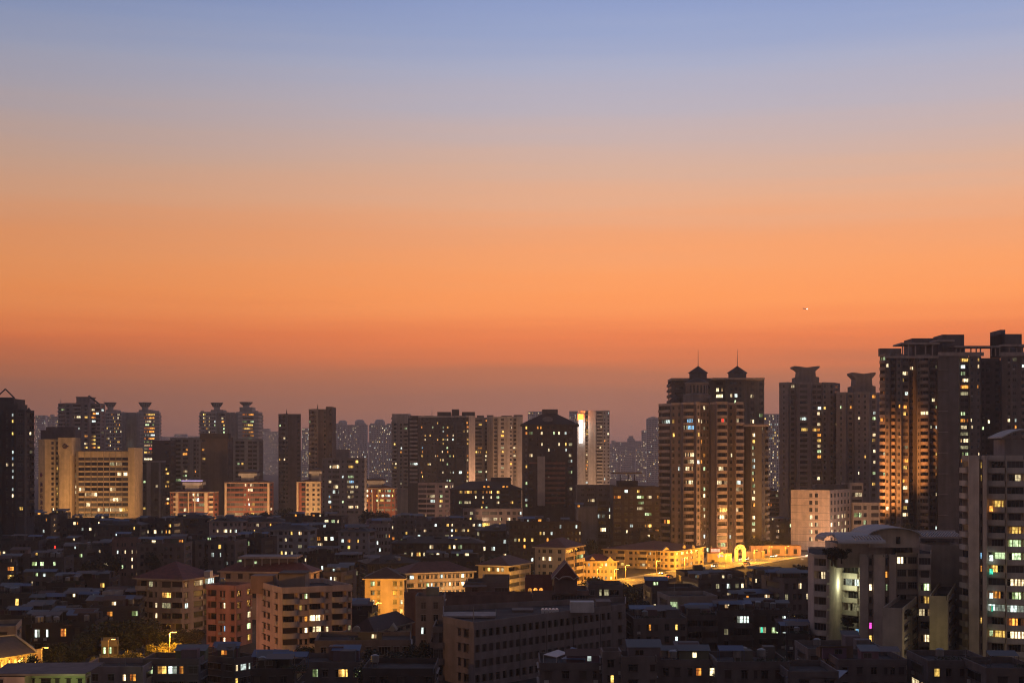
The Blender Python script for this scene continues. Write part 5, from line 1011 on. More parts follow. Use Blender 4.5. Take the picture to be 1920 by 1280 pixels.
# ================================================================== dark low houses filling the old quarter
Z = 'old low houses of the dark quarter'
def old(x0, x1, yt, D, pat, c, label, lit=(), p=.09, a=0, xs=None, ymax=None, clutter=11, kind='apartment_block', roof='flat', side='w', depth=None, **kw):
    a = a or (0 if xs else random.Random(label).uniform(-20, 20)*(1 if D < 600 else .5)); p = p*.85; pat = pat.replace('W', 'wv')+'*'.replace('s', 'vv'); return block(kind, label, 'apartment block' if kind == 'apartment_block' else 'house', x0, x1, yt, D, {0: pat, 1: side, 3: side}, c, a=a, xs=xs, depth=depth or (None if xs else 15), p=p, ymax=ymax or yt+75, far=False, clutter=clutter, lit=lit, roof=roof, group=Z, maxn=70, frame=False, ac=.22 if D < 520 else 0, hr=2.6, **kw)
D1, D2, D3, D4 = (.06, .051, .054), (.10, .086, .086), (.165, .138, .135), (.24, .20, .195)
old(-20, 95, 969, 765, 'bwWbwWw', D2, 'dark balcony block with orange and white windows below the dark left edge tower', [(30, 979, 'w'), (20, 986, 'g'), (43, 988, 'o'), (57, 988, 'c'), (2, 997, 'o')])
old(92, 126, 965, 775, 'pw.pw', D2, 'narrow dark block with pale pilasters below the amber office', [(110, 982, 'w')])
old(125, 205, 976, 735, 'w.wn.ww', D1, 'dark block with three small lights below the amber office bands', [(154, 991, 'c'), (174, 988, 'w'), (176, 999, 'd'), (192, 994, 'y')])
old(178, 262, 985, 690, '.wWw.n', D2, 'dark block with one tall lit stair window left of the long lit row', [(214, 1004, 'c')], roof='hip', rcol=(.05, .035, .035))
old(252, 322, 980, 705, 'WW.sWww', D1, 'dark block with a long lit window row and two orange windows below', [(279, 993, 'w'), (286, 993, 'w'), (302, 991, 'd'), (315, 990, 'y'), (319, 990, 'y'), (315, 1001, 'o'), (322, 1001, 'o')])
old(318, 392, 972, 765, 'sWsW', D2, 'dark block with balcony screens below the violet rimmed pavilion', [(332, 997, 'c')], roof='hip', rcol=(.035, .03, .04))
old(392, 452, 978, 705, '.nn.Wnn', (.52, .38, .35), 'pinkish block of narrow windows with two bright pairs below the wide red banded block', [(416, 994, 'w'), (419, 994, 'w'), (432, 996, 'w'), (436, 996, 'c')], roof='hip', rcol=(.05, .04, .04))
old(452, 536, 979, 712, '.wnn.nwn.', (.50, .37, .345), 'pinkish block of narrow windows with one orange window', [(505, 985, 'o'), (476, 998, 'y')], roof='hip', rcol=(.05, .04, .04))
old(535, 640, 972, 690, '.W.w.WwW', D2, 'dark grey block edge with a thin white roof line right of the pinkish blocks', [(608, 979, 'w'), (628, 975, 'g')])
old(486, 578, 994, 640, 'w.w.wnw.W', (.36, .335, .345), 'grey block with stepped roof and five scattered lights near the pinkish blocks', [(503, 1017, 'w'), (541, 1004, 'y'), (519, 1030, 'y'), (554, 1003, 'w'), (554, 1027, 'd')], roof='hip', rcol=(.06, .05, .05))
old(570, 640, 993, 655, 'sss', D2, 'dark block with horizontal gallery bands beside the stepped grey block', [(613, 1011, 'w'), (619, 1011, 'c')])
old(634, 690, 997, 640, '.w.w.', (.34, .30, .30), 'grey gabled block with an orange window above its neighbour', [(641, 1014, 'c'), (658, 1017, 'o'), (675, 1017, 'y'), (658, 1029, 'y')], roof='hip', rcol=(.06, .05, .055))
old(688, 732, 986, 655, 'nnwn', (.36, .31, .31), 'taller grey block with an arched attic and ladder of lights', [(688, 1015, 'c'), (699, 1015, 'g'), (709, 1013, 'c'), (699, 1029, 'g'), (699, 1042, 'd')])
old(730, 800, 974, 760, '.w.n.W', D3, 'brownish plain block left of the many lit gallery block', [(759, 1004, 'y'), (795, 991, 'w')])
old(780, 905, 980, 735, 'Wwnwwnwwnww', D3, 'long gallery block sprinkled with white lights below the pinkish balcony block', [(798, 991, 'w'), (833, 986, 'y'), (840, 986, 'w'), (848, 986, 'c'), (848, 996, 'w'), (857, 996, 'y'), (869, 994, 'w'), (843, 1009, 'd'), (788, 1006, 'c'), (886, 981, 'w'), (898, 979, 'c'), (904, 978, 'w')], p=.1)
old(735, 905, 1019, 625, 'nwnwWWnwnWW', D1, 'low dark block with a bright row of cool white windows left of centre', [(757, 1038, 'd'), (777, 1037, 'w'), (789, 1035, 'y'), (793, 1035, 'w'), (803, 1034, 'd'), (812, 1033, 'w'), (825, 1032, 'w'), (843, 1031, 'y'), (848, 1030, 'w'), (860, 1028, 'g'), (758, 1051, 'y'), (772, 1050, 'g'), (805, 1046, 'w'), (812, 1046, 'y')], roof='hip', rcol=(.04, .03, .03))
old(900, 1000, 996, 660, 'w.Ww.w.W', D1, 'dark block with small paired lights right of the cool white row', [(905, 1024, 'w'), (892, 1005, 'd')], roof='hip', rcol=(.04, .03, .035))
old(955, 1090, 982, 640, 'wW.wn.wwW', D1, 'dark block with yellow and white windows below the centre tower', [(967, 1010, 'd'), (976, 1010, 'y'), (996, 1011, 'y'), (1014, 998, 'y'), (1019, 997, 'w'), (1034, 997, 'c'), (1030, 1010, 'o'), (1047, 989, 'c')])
old(1200, 1240, 1000, 715, 'w.w', D1, 'narrow dark block squeezed before the twin turret towers', [(1212, 1010, 'w')])
old(1395, 1450, 985, 800, '.w.W.', D1, 'dark block right of the twin turret towers with two small lights', [(1447, 984, 'w'), (1456, 984, 'w')], p=.08)
old(1440, 1462, 925, 880, 'sss', (.42, .3, .22), 'small warm lit balcony block behind the dark one right of the turret towers', [(1445, 945, 'o'), (1455, 955, 'o')], p=.2)
old(1440, 1486, 980, 820, 'w.w', D2, 'dark house with a green lit window left of the pale office', [(1477, 983, 'g')])
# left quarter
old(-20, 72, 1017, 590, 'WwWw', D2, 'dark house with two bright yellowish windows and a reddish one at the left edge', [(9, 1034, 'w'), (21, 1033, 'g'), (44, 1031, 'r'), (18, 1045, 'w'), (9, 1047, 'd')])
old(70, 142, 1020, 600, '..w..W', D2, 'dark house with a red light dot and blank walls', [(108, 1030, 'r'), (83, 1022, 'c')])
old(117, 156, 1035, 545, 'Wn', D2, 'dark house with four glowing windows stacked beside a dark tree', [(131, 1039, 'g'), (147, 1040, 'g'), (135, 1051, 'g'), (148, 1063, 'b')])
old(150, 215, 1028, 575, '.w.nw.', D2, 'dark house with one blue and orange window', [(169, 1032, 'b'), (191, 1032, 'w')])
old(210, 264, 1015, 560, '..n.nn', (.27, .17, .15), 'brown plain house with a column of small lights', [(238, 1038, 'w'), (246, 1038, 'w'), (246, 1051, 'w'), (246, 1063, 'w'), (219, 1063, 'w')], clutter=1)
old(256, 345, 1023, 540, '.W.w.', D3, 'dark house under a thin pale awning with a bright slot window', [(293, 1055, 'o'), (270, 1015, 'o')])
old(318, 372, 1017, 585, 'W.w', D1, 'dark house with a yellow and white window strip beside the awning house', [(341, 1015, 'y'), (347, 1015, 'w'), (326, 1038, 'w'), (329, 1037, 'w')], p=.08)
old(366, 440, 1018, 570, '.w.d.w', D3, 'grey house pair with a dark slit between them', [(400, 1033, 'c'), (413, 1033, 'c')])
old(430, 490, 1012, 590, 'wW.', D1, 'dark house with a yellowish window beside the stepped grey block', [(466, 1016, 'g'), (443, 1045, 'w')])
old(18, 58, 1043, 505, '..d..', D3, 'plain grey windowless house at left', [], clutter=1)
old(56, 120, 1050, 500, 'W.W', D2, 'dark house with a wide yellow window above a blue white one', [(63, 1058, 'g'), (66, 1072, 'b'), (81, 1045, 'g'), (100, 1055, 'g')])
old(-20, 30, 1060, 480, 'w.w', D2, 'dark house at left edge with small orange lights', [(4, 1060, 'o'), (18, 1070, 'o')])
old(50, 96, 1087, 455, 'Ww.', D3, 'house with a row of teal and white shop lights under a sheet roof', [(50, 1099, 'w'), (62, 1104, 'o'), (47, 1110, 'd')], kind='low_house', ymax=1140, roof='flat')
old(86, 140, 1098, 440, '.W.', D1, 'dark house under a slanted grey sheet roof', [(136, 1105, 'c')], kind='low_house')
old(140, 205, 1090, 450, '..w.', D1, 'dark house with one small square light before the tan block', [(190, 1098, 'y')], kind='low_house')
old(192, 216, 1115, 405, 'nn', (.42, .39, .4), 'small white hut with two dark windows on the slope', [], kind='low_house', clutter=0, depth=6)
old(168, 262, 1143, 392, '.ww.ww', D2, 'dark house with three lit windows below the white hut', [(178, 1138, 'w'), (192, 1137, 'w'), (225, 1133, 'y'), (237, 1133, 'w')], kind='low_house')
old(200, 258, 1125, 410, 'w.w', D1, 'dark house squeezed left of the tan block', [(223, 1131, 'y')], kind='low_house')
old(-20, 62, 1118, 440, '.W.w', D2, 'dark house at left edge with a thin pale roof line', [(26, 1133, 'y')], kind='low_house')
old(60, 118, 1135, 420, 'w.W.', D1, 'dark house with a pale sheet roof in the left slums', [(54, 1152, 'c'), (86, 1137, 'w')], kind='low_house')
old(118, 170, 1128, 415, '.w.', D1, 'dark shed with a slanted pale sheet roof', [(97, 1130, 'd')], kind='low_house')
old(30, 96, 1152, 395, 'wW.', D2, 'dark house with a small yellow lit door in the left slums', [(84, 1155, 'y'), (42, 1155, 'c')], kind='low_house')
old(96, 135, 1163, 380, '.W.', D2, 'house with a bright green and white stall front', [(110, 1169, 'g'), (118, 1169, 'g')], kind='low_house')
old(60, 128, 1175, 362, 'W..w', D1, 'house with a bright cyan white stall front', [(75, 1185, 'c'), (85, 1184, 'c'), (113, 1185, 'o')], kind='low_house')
old(-20, 48, 1160, 372, 'w.W.', D1, 'dark house above the tiled hall roof', [], kind='low_house', p=.0)
old(-30, 30, 1182, 345, '..w.', (.42, .33, .26), 'cream house with a pierced roof rail above the tiled hall', [], kind='low_house', clutter=0, p=0)
old(128, 178, 1172, 365, '.w.w', D1, 'dark house left of the black tree mass', [(158, 1167, 'w'), (176, 1169, 'y')], kind='low_house')
old(190, 222, 1208, 335, 'vvv', (.22, .2, .17), 'small pale lit kiosk behind the brown shrubs', [(195, 1217, 'g'), (206, 1217, 'g')], kind='low_house', clutter=0, depth=6)
# centre, between the pale blocks and the lamplit terraces
old(575, 640, 1042, 545, '.w.W', D1, 'dark house with a dazzling floodlit stair left of the long terrace', [(601, 1057, 'c'), (619, 1081, 'w')], kind='low_house')
old(606, 640, 1078, 470, 'wn', D3, 'narrow house with a tall white lit doorway behind the corner block', [(619, 1083, 'c'), (626, 1082, 'w')], kind='low_house')
old(632, 690, 1052, 525, 'w.nW', D1, 'dark house with a bright window beside the cream lamplit block', [(678, 1098, 'w'), (667, 1075, 'd')], kind='low_house')
old(690, 790, 1058, 505, '.w.w.w.', D1, 'dark long house behind the yellow lamplit block roof', [], kind='low_house', roof='hip', rcol=(.04, .03, .03), p=.02)
old(790, 900, 1050, 530, 'w.W.w.W', D1, 'dark house behind the receding cream terrace', [(905, 1024)], kind='low_house', p=.03)
old(640, 690, 1150, 400, 'w.w', D1, 'dark house between corner block and yellow lamplit bay', [], kind='low_house', p=.05)
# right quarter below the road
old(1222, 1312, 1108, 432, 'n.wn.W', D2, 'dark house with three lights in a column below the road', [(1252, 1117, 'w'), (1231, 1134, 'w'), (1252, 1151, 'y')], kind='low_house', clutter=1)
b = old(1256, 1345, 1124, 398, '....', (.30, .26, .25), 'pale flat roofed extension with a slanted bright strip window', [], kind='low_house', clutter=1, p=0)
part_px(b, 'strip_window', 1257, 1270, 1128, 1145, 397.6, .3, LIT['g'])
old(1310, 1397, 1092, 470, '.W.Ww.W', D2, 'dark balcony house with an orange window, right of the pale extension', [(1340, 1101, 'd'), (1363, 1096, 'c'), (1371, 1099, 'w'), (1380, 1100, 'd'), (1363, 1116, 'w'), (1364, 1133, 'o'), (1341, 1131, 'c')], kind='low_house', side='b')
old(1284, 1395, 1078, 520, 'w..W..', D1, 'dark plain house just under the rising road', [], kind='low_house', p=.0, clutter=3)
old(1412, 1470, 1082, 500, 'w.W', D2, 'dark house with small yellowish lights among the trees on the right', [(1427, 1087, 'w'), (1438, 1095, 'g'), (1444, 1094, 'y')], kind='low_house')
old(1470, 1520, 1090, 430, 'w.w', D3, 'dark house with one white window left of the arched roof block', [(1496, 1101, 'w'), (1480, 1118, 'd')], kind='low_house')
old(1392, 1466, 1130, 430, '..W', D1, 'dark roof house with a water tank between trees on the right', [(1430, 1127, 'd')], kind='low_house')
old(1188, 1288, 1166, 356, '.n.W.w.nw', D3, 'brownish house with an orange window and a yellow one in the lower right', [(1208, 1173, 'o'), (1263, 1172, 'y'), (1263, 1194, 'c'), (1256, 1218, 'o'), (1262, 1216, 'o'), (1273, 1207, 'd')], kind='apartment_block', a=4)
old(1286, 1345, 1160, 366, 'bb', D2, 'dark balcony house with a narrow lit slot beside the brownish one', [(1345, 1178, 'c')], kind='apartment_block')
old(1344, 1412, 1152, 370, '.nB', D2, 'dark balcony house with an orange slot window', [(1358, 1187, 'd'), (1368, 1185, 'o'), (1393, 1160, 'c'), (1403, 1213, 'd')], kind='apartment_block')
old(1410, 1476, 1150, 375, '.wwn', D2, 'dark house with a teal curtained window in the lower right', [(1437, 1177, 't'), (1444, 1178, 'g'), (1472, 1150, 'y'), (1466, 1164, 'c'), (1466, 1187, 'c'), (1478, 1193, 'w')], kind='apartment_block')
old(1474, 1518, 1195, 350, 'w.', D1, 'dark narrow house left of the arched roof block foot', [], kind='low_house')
# roofs along the bottom edge
RF = 'flat roofs along the bottom edge'
def near(x0, x1, yt, D, pat, c, label, **kw):
    kw.setdefault('clutter', 9); kw.setdefault('p', .05); kw.setdefault('ac', .3); pat = pat.replace('....', '.w.n').replace('...', '.w,n').replace('..', ',w.').replace('W', 'vw')+'*'
    return block('low_house', label, 'house', x0, x1, yt, D, {0: pat, 1: 'w', 3: 'w'}, c, depth=kw.pop('depth', 14), ymax=1300, far=False, frame=False, **kw)
near(470, 552, 1262, 276, 'w.W.', D1, 'dark house at the bottom edge below the orange lit balcony', lit=[(447, 1270, 'w')])
near(680, 815, 1262, 268, '.W.w.W', D1, 'dark roof at the bottom edge before the black bush', clutter=1)
b = near(1012, 1200, 1252, 262, '..w...W..', (.15, .125, .125), 'dark flat roof with one white and two blue slanted sheets at the bottom', clutter=2)
def sheet(b, pts, D0, D1, mat):
    m = MB(); q = [at(x, y, D0 if i < 2 else D1) for i, (x, y) in enumerate(pts)]; m.face([(p[0]-b.o.x, p[1]-b.o.y, p[2]) for p in q]); m.face([(p[0]-b.o.x, p[1]-b.o.y, p[2]-.12) for p in q][::-1])
    for i in range(4):
        p, r = q[i], q[(i+1) % 4]; m.face([(p[0]-b.o.x, p[1]-b.o.y, p[2]-.12), (r[0]-b.o.x, r[1]-b.o.y, r[2]-.12), (r[0]-b.o.x, r[1]-b.o.y, r[2]), (p[0]-b.o.x, p[1]-b.o.y, p[2])])
        m.box(p[0]-b.o.x-.06, p[0]-b.o.x+.06, p[1]-b.o.y-.06, p[1]-b.o.y+.06, b.H, p[2]-.125)
    m.build('sheet_roof', mat, b.root)
sheet(b, [(1019, 1226), (1043, 1231), (1065, 1223), (1046, 1217)], 263, 271, plain('white sheet', (.5, .44, .44), .6))
sheet(b, [(1052, 1234), (1096, 1235), (1109, 1227), (1066, 1226)], 263.5, 269, BLUETIN); sheet(b, [(1064, 1219), (1080, 1221), (1090, 1217), (1072, 1212)], 271.5, 275, BLUETIN)
near(1130, 1165, 1231, 258.5, '..', (.20, .165, .16), 'small grey roof hut left of the open doorway hut at the bottom', clutter=0, depth=6)
near(1166, 1232, 1240, 256, '..n', (.165, .14, .135), 'grey roof hut with a dark doorway at the bottom', clutter=1, depth=8)
near(1232, 1345, 1246, 264, '.w..W.w', (.18, .15, .145), 'flat roof with a long parapet and a round lit window at the bottom', lit=[(1327, 1258, 'w'), (1318, 1261, 'o')])
near(1345, 1480, 1250, 258, '.w...w..', (.14, .12, .12), 'dark flat roof with a small amber porch lamp at the bottom right')
b = near(1478, 1572, 1268, 250, '.w.w', (.14, .12, .125), 'low house under a wide blue sheet roof at the bottom right', clutter=0)
sheet(b, [(1474, 1268), (1572, 1271), (1590, 1256), (1500, 1252)], 250, 262, BLUETIN)
near(1572, 1700, 1245, 268, '..w....W', (.15, .125, .125), 'dark roof below the arched roof block with cluttered huts', clutter=5)
near(1515, 1660, 1224, 300, 'w...w..', (.20, .17, .165), 'pale parapet roof at the foot of the arched roof block', clutter=4)
near(1740, 1860, 1247, 262, '.w..W..', (.14, .12, .12), 'dark roof at the foot of the right edge tower', clutter=4, lit=[(1790, 1240, 'o')])
near(1850, 1950, 1262, 250, '.w..', (.16, .13, .12), 'dark roof at the bottom right corner', clutter=2)
# ================================================================== trees
BARK = wall((.09, .065, .05), .95, .3, 2, 'bark')
def leafmat(c):
    key = ('leaf', c)
    if key in MATS: return MATS[key]
    m, n, l, p = newmat('leaves'); g = n.new("ShaderNodeNewGeometry"); oi = n.new("ShaderNodeObjectInfo")
    a = n.new("ShaderNodeMath"); a.operation = 'MULTIPLY_ADD'; a.inputs[1].default_value = .9; a.inputs[2].default_value = .5; l.new(g.outputs["Random Per Island"], a.inputs[0])
    hs = n.new("ShaderNodeHueSaturation"); hs.inputs["Color"].default_value = (*c, 1); l.new(a.outputs[0], hs.inputs["Value"])
    l.new(hs.outputs[0], p.inputs["Base Color"]); p.inputs["Roughness"].default_value = .7
    MATS[key] = m; return m
def treemesh(seed, h, r, leaf, n, mat):
    R = random.Random(seed); T = MB(); C = MB()
    th = h*.42; T.tube([(0, 0, 0), (R.uniform(-.2, .2), R.uniform(-.2, .2), th*.6), (R.uniform(-.4, .4), 0, th)], [r*.09, r*.07, r*.05], 7)
    lobes = []
    for k in range(13):
        t = 2.4*k+R.uniform(-.4, .4); q = R.uniform(.1, .75)*r; z = h*R.uniform(.40, .88)
        c = Vector((q*math.cos(t), q*math.sin(t), z)); lobes.append((c, r*R.uniform(.25, .48)))
        T.tube([(0, 0, th*R.uniform(.7, 1)), tuple(c*.55+Vector((0, 0, th*.45))), tuple(c)], [r*.035, r*.02, r*.01], 5)
    for k in range(n):
        c, lr = R.choice(lobes); d = Vector((R.gauss(0, 1), R.gauss(0, 1), R.gauss(0, .8))).normalized()*lr*(R.random()**.4); p = c+d
        a = Vector((R.gauss(0, 1), R.gauss(0, 1), R.gauss(0, 1))).normalized(); b_ = a.cross(Vector((R.gauss(0, 1), R.gauss(0, 1), R.gauss(0, 1)))).normalized(); s_ = leaf*R.uniform(.6, 1.3)
        C.face([p-a*s_, p+b_*s_*.5, p+a*s_, p-b_*s_*.5])
    return T.mesh('trunk', BARK), C.mesh('crown', mat)
PROTO = {}
def tree(px, ytop, D, r, label, kind=0, group=None, z=0.0):
    h = CH-(ytop-HY)*D/F-z
    if kind not in PROTO: PROTO[kind] = treemesh(kind*7+3, 10.0, 5.0 if kind < 3 else 4.0, .42, 2600, leafmat(((.022, .03, .015), (.018, .026, .013), (.028, .034, .016), (.17, .15, .04))[kind]))  # last leaf colour has the street lamp's yellow light painted in
    p = at(px, ytop, D); e = empty('tree', (p[0], p[1], z), label, 'tree', group)
    rr = random.Random(label+str(px))
    for nm, me in zip(('trunk', 'crown'), PROTO[kind]):
        o = bpy.data.objects.new(nm, me); COL.objects.link(o); o.parent = e; o.scale = (r/5, r/5, h/10); o.rotation_euler = (0, 0, rr.uniform(0, 6.28))
TG = 'dark trees among the houses'
for i, (px, y, D, r, k, lab) in enumerate((
    (205, 1166, 352, 6, 0, 'black tree at the left part of the dark mass below the tan block'), (238, 1160, 350, 7, 1, 'tallest black tree below the tan block'), (275, 1164, 352, 6.5, 2, 'black tree touching the tan block corner'), (172, 1185, 346, 5, 1, 'dark round tree behind the orange street lamp'),
    (150, 1200, 335, 4.5, 0, 'dim tree right of the leftmost street lamp'), (96, 1205, 330, 4, 2, 'dim tree between the tiled hall and the street lamp'), (245, 1219, 313, 3.6, 3, 'yellowish lit shrub tree before the black tree mass'), (182, 1230, 318, 2.8, 3, 'brown lit round shrub left of the middle street lamp'),
    (226, 1226, 314, 3.6, 3, 'brown lit broad shrub right of the middle street lamp'), (297, 1204, 324, 4.2, 3, 'bright yellow lit tree under the street lamp by the dark block'), (329, 1204, 325, 3.8, 3, 'bright yellow lit tree clump right of the same lamp'), (292, 1229, 304, 4, 1, 'black tree in front of the bright yellow lit tree'),
    (55, 1228, 303, 2.4, 0, 'small dark tree in front of the blazing colonnade'), (735, 1218, 304, 6, 1, 'black bush tree left of the large dark block'), (765, 1226, 298, 5, 2, 'black bush tree touching the large dark block'), (705, 1240, 290, 5, 0, 'black bush tree before the teal lit house'), (792, 1205, 330, 4.5, 0, 'dark tree behind the left end of the large dark block'),
    (520, 1236, 318, 4.2, 1, 'dark tree at the foot of the grey corner block'), (582, 1212, 338, 4.5, 0, 'dark tree right of the orange lit balcony'), (360, 1178, 372, 4.5, 2, 'dim tree between tan block and pink block'), (345, 1188, 366, 4.5, 0, 'dim tree below the tan block balconies'),
    (1118, 1083, 500, 6, 0, 'dark tree behind the gabled house ridge'), (1148, 1090, 488, 6, 1, 'dark tree left of the road end'), (1176, 1098, 470, 6, 2, 'dark tree hiding the foot of the road'), (1205, 1100, 458, 6, 0, 'dark tree right of the road foot'), (1240, 1082, 535, 3.2, 2, 'small dark tree overhanging the bright road'),
    (1196, 1125, 420, 6, 1, 'black tree above the brownish house'), (1420, 1072, 545, 6, 0, 'dark tree below the arch gate road end'), (1446, 1062, 560, 7, 1, 'tall dark tree on the slope right of the road'), (1474, 1066, 545, 7, 2, 'dark tree left of the arched roof block top'), (1502, 1060, 520, 6, 0, 'dark tree close to the roof garden canopy'), (1490, 1120, 440, 6, 1, 'black tree beside the curved balconies'), (1408, 1110, 450, 5, 2, 'black tree left of the teal lit house'), (1455, 1118, 450, 5.5, 0, 'black tree behind the teal lit house'),
    (290, 1032, 540, 4, 1, 'dark tree left of the awning house'), (210, 1042, 545, 4.5, 0, 'dark tree left of the brown plain house'), (170, 1050, 520, 6, 2, 'dark tree right of the stacked glowing windows'), (160, 1085, 470, 6, 0, 'dark tree mass above the small square light'), (35, 1150, 420, 4, 1, 'dark tree in the left slums'),
    (470, 962, 830, 8, 1, 'dark tree below the wide red banded block'), (500, 960, 835, 8, 2, 'dark tree right of the wide red banded block'), (530, 955, 850, 8, 0, 'dark tree before the thin finned tower'), (545, 962, 830, 7, 1, 'dark tree left of the narrow red block'), (695, 957, 830, 8, 2, 'dark tree below the small red and cream block'), (720, 960, 830, 7, 0, 'dark tree right below the small red block'),
    (930, 1040, 570, 8, 1, 'dark tree behind the cream corner house'), (965, 1045, 560, 7, 2, 'dark tree between two cream corner houses'), (905, 1046, 565, 7, 0, 'dark tree behind the receding terrace end'), (1410, 1010, 742, 6, 0, 'dark tree at the right foot of the twin turret towers'), (1444, 1012, 750, 6, 2, 'dark tree left of the pale low office'), (1712, 985, 600, 7, 1, 'dark tree at the foot of the orange lit bays'), (1215, 1005, 700, 6, 2, 'dark tree left of the twin turret towers'))):
    tree(px, y, D, r, lab, k, TG)
rt = random.Random(11)
for px, y, D in ((30, 1008, 640), (84, 1012, 630), (148, 1006, 660), (262, 1004, 640), (352, 1006, 640), (384, 1034, 575), (448, 1030, 600), (560, 1036, 600), (640, 1046, 575), (700, 1046, 560), (748, 1046, 570), (822, 1012, 660), (870, 1046, 575), (1062, 1018, 640), (22, 1080, 470), (100, 1086, 470), (142, 1122, 430), (108, 1152, 405), (20, 1142, 420), (150, 1158, 385), (560, 1082, 470), (655, 1120, 430), (1300, 1092, 490), (1345, 1118, 440), (1395, 1140, 410), (1190, 1150, 390), (1322, 1146, 395), (1505, 1150, 400), (840, 1040, 590), (1110, 1012, 660)):
    tree(px, y, D, rt.uniform(3, 4.6), 'dark tree rising between the dark low houses', rt.randrange(3), 'dark trees hidden among the low houses')
for px, y, D, r, lab, z in ((1560, 1026, 352, 2.6, 'roof garden shrub left on the arched roof block', 23.5), (1578, 1028, 353, 2.4, 'roof garden shrub on the balcony top of the arched roof block', 24), (1675, 1141, 334, 2.0, 'shrub on the stub tower roof', 12.3), (1700, 1143, 335, 2.0, 'right shrub on the stub tower roof', 12.3), (1765, 1112, 340, 2.2, 'dark shrub on the yellowish stub tower', 14.0), (1590, 1155, 348, 2.2, 'dark shrub on a lower balcony of the arched roof block', 8)):
    tree(px, y, D, r, lab, 1, 'roof garden shrubs', z)
# ================================================================== street lamps
LAMPHEAD = glow('sodium lamp glass', (1, .50, .08), 14)
POLE = plain('painted pole', (.32, .27, .2), .5)
def street_lamp(px, ytop, D, label, energy=2500, arm=1, col=SODIUM, hh=None, spot=False):
    p = at(px, ytop, D); h = max(6.0, p[2]) if hh is None else hh
    e = empty('street_lamp', (p[0], D, 0), label, 'street lamp', 'sodium street lamps')
    m = MB(); m.tube([(0, 0, 0), (0, 0, h-.3)], [.16, .08], 7); m.build('pole', POLE, e)
    m = MB(); m.tube([(0, 0, h-.3), (arm*.4, -.2, h), (arm*1.5, -.6, h+.12)], .05, 5); m.build('arm', POLE, e)
    m = MB(); m.box(arm*1.2-.4, arm*1.2+.5, -.75, -.4, h+.02, h+.16); hd = m.build('lamp_head', METAL, e)
    m = MB(); m.box(arm*1.2-.33, arm*1.2+.43, -.72, -.43, h-.05, h+.015); m.build('lamp_glass', LAMPHEAD, hd)
    l = lamp('SPOT', (arm*1.2, -.6, h-.25), energy*.3, col, .2, spot_size=2.5, spot_blend=.4) if spot else lamp('POINT', (arm*1.2, -.6, h-.25), energy*.55, col, .2)
    l.parent = e
    return e
for px, y, D, lab, en, arm in ((78, 1213, 314, 'leftmost street lamp, orange, beside the tiled hall', 1500, 1), (203, 1197, 310, 'orange street lamp standing before the black tree mass', 450, 1), (318, 1184, 318, 'yellow street lamp over the bright yellow tree', 30000, 1), (706, 1134, 436, 'yellow street lamp in front of the cream block with a lamplit bay', 30000, 1),
    (1173, 1062, 590, 'street lamp at the left end of the long terrace', 24000, 1), (1231, 1054, 616, 'street lamp before the middle of the long terrace', 24000, 1), (1283, 1046, 634, 'street lamp at the bright corner of the long terrace', 42000, 1), (1349, 1040, 668, 'street lamp by the pink neon sign', 26000, 1), (1361, 1040, 640, 'dark poled street lamp on the near side of the road', 26000, 1),
    (1414, 1032, 690, 'street lamp just right of the arch gate', 30000, 1), (1442, 1035, 715, 'short street lamp before the salmon row', 22000, 1), (1473, 1025, 720, 'brightest street lamp at the far end of the road', 22000, 1), (1395, 1035, 684, 'street lamp in front of the arch gate', 30000, -1), (1120, 1062, 566, 'street lamp before the two gabled terrace', 24000, 1), (1152, 1066, 568, 'street lamp at the road foot beside the gabled terrace', 30000, 1)):
    street_lamp(px, y, D, lab, en, arm, spot=px == 1120)
# lamps without fixtures: some read off lit walls, others added as warm street fill
def flood(x, y, D, tx, ty, TD, e, col=AMBER, size=1.2):
    o = lamp('SPOT', at(x, y, D), e, col, .6, spot_size=size, spot_blend=.8); aim(o, at(tx, ty, TD)); return o
for x in (70, 95, 122, 160, 200, 240): flood(x, 985, 858, x, 890, 905, 15000, (1, .56, .22), 1.9)
for x, D in ((335, 868), (385, 868), (430, 880), (465, 880), (500, 880), (562, 885), (595, 880), (700, 880), (730, 880)): lamp('POINT', at(x, 975, D+6), 15000, (1, .56, .24), .5)
lamp('POINT', at(748, 1166, 440), 9000, (1, .55, .10), .3)
lamp('POINT', at(984, 1108, 466), 14000, (1, .52, .08), .3); lamp('POINT', at(965, 1112, 470), 3000, (1, .52, .08), .3)
lamp('POINT', at(800, 1118, 440), 3000, (1, .6, .25), .3); lamp('POINT', at(860, 1116, 455), 3000, (1, .6, .25), .3)
lamp('POINT', at(1040, 1095, 535), 3500, (1, .6, .25), .3)
for x, D, e in ((1640, 580, 380000), (1660, 575, 300000)): flood(x, 1060, D, 1666, 880, 626, e, (1, .38, .09), .62)
for x, e in ((1310, 5000), (1355, 13000), (1388, 13000)): lamp('POINT', at(x, 1030, 712), e, (1, .50, .22), .5)
lamp('POINT', at(1520, 1040, 735), 32000, (1, .62, .40), .6); lamp('POINT', at(1600, 1020, 755), 16000, (1, .62, .40), .6)
for x, D in ((930, 1010), (965, 1010), (1090, 1205), (1110, 1205)): lamp('POINT', at(x, 925, D), 30000, (1, .55, .28), .8)
lamp('POINT', at(905, 985, 745), 9000, (1, .6, .35), .5); lamp('POINT', at(815, 980, 820), 9000, (1, .55, .35), .5)
lamp('POINT', at(410, 1215, 360), 1500, (1, .35, .18), .4); lamp('POINT', at(500, 1290, 340), 900, (1, .75, .3), .3)
lamp('POINT', at(1585, 1095, 366), 750, (.85, 1, .62), .3)      # the bright balcony of the arched roof block
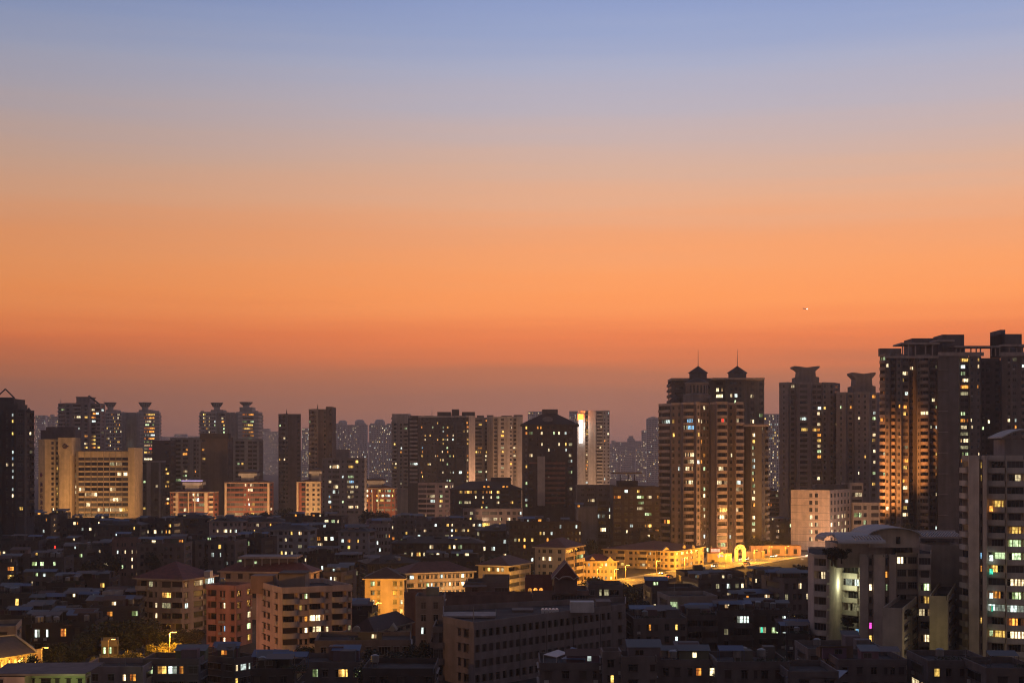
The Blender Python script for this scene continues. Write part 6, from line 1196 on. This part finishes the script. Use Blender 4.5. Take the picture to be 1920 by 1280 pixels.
lamp('POINT', at(1760, 1210, 326), 500, (1, .8, .3), .3); lamp('POINT', at(120, 1275, 254), 700, (.8, 1, .35), .3); lamp('POINT', at(20, 1275, 252), 350, (1, .5, .3), .3)
lamp('POINT', at(480, 1100, 420), 1500, (1, .5, .22), .4); lamp('POINT', at(590, 1092, 430), 1200, (1, .5, .22), .4); lamp('POINT', at(300, 1215, 395), 1500, (1, .55, .25), .4)
lamp('POINT', at(30, 1238, 303), 6000, (1, .55, .1), .4)
# ================================================================== evening haze over the whole city
m = MB(); m.box(-6050, 6050, -250, 7050, -1.2, 125); hz = m.build('haze', bpy.data.materials.new('evening haze')); hz["kind"] = "stuff"
hm = hz.data.materials[0]; hm.use_nodes = True; n = hm.node_tree.nodes; n.remove(n["Principled BSDF"])
v = n.new("ShaderNodeVolumePrincipled"); v.inputs["Color"].default_value = (.97, .92, .90, 1); v.inputs["Density"].default_value = .00013; v.inputs["Anisotropy"].default_value = .6
hm.node_tree.links.new(v.outputs[0], n["Material Output"].inputs["Volume"])
# an airliner low over the right of the city, its landing light on
pl = empty('airliner', at(1510, 579, 9000), 'tiny airliner with a bright landing light low in the orange sky at right', 'aeroplane'); WH_ = plain('airliner paint', (.8, .8, .8), .4)
m = MB(); m.tube([(-15, 0, 1.5), (-13, 0, 1.2), (-8, 0, 1), (10, 0, 0), (15, 0, -.6), (17, 0, -1)], [.3, 1.2, 1.9, 1.9, 1.5, .3], 10); m.build('fuselage', WH_, pl)
for s_ in (-1, 1):
    m = MB(); m.face([(3, s_*1.6, 0), (-3, s_*1.6, 0), (-7, s_*16, 1.2), (-4.6, s_*16, 1.2)]); m.face([(3, s_*1.6, -.4), (-3, s_*1.6, -.3), (-7, s_*16, 1.1), (-4.6, s_*16, 1.1)][::-1]); m.build('wing', WH_, pl)
m = MB(); prism(m, [(-14, 1.5), (-9.5, 2.2), (-13.5, 7.5), (-15.5, 7.5)], -.2, .2); m.build('tail_fin', WH_, pl)
m = MB(); m.lathe((11, -1.8, -.6), [(.3, -2.4), (2.6, 0), (.3, 2.4)], 8); m.build('landing_light', glow('landing light', (1, .9, .7), 12), pl)
lamp('POINT', at(1086, 800, 1246), 9000, (1, .8, .62), 1.0)       # light thrown by the vertical light strip on its wall
lamp('POINT', at(1086, 779, 1246), 9000, (1, .25, .05), 1.0)
# cars on the bright road (the photograph shows only their streaks of light)
def car_parts():
    B_ = MB(); prism(B_, [(-2.2, .35), (2.2, .35), (2.25, .75), (1.25, .92), (-1.9, .98), (-2.2, .85)], -.86, .86)
    G_ = MB(); prism(G_, [(-1.75, .95), (1.1, .92), (.45, 1.45), (-1.2, 1.48)], -.74, .74)
    Wm = MB(); n = 12
    prism(Wm, [(.32*math.cos(2*math.pi*k/n), .32*math.sin(2*math.pi*k/n)) for k in range(n)], -.11, .11)
    H_ = MB(); H_.box(2.2, 2.29, -.16, .16, .58, .74); T_ = MB(); T_.box(-2.25, -2.19, -.18, .18, .66, .82)
    return [('body', B_.mesh('body', plain('car paint', (.32, .31, .3), .35, .3)), [(0, 0, 0)]), ('cabin', G_.mesh('cabin', GLASS), [(0, 0, 0)]),
            ('wheel', Wm.mesh('wheel', plain('tyre rubber', (.02, .02, .02))), [(1.35, .8, .32), (1.35, -.8, .32), (-1.35, .8, .32), (-1.35, -.8, .32)]),
            ('headlight', H_.mesh('headlight', glow('headlight lens', (1, .9, .7), 25)), [(0, .6, 0), (0, -.6, 0)]), ('tail_light', T_.mesh('tail_light', glow('tail light lens', (1, .05, .02), 8)), [(0, .62, 0), (0, -.62, 0)])]
CP = car_parts()
for k, off, d_ in ((62, -5.2, 1), (95, -1.7, 1), (128, 1.8, -1), (150, -5.2, 1), (176, 5.2, -1), (205, 1.8, -1), (78, 5.2, -1), (228, -1.7, 1)):
    q = RA+rd*k+rn*off; e = empty('car', (q.x, q.y, .004), 'car with lamps lit on the bright sodium lit road', 'car', 'cars on the bright road')
    e.rotation_euler = (0, 0, math.atan2(rd.y, rd.x)+(math.pi if d_ < 0 else 0))
    for nm, me, locs in CP:
        for lc in locs:
            o = bpy.data.objects.new(nm, me); COL.objects.link(o); o.parent = e; o.location = lc
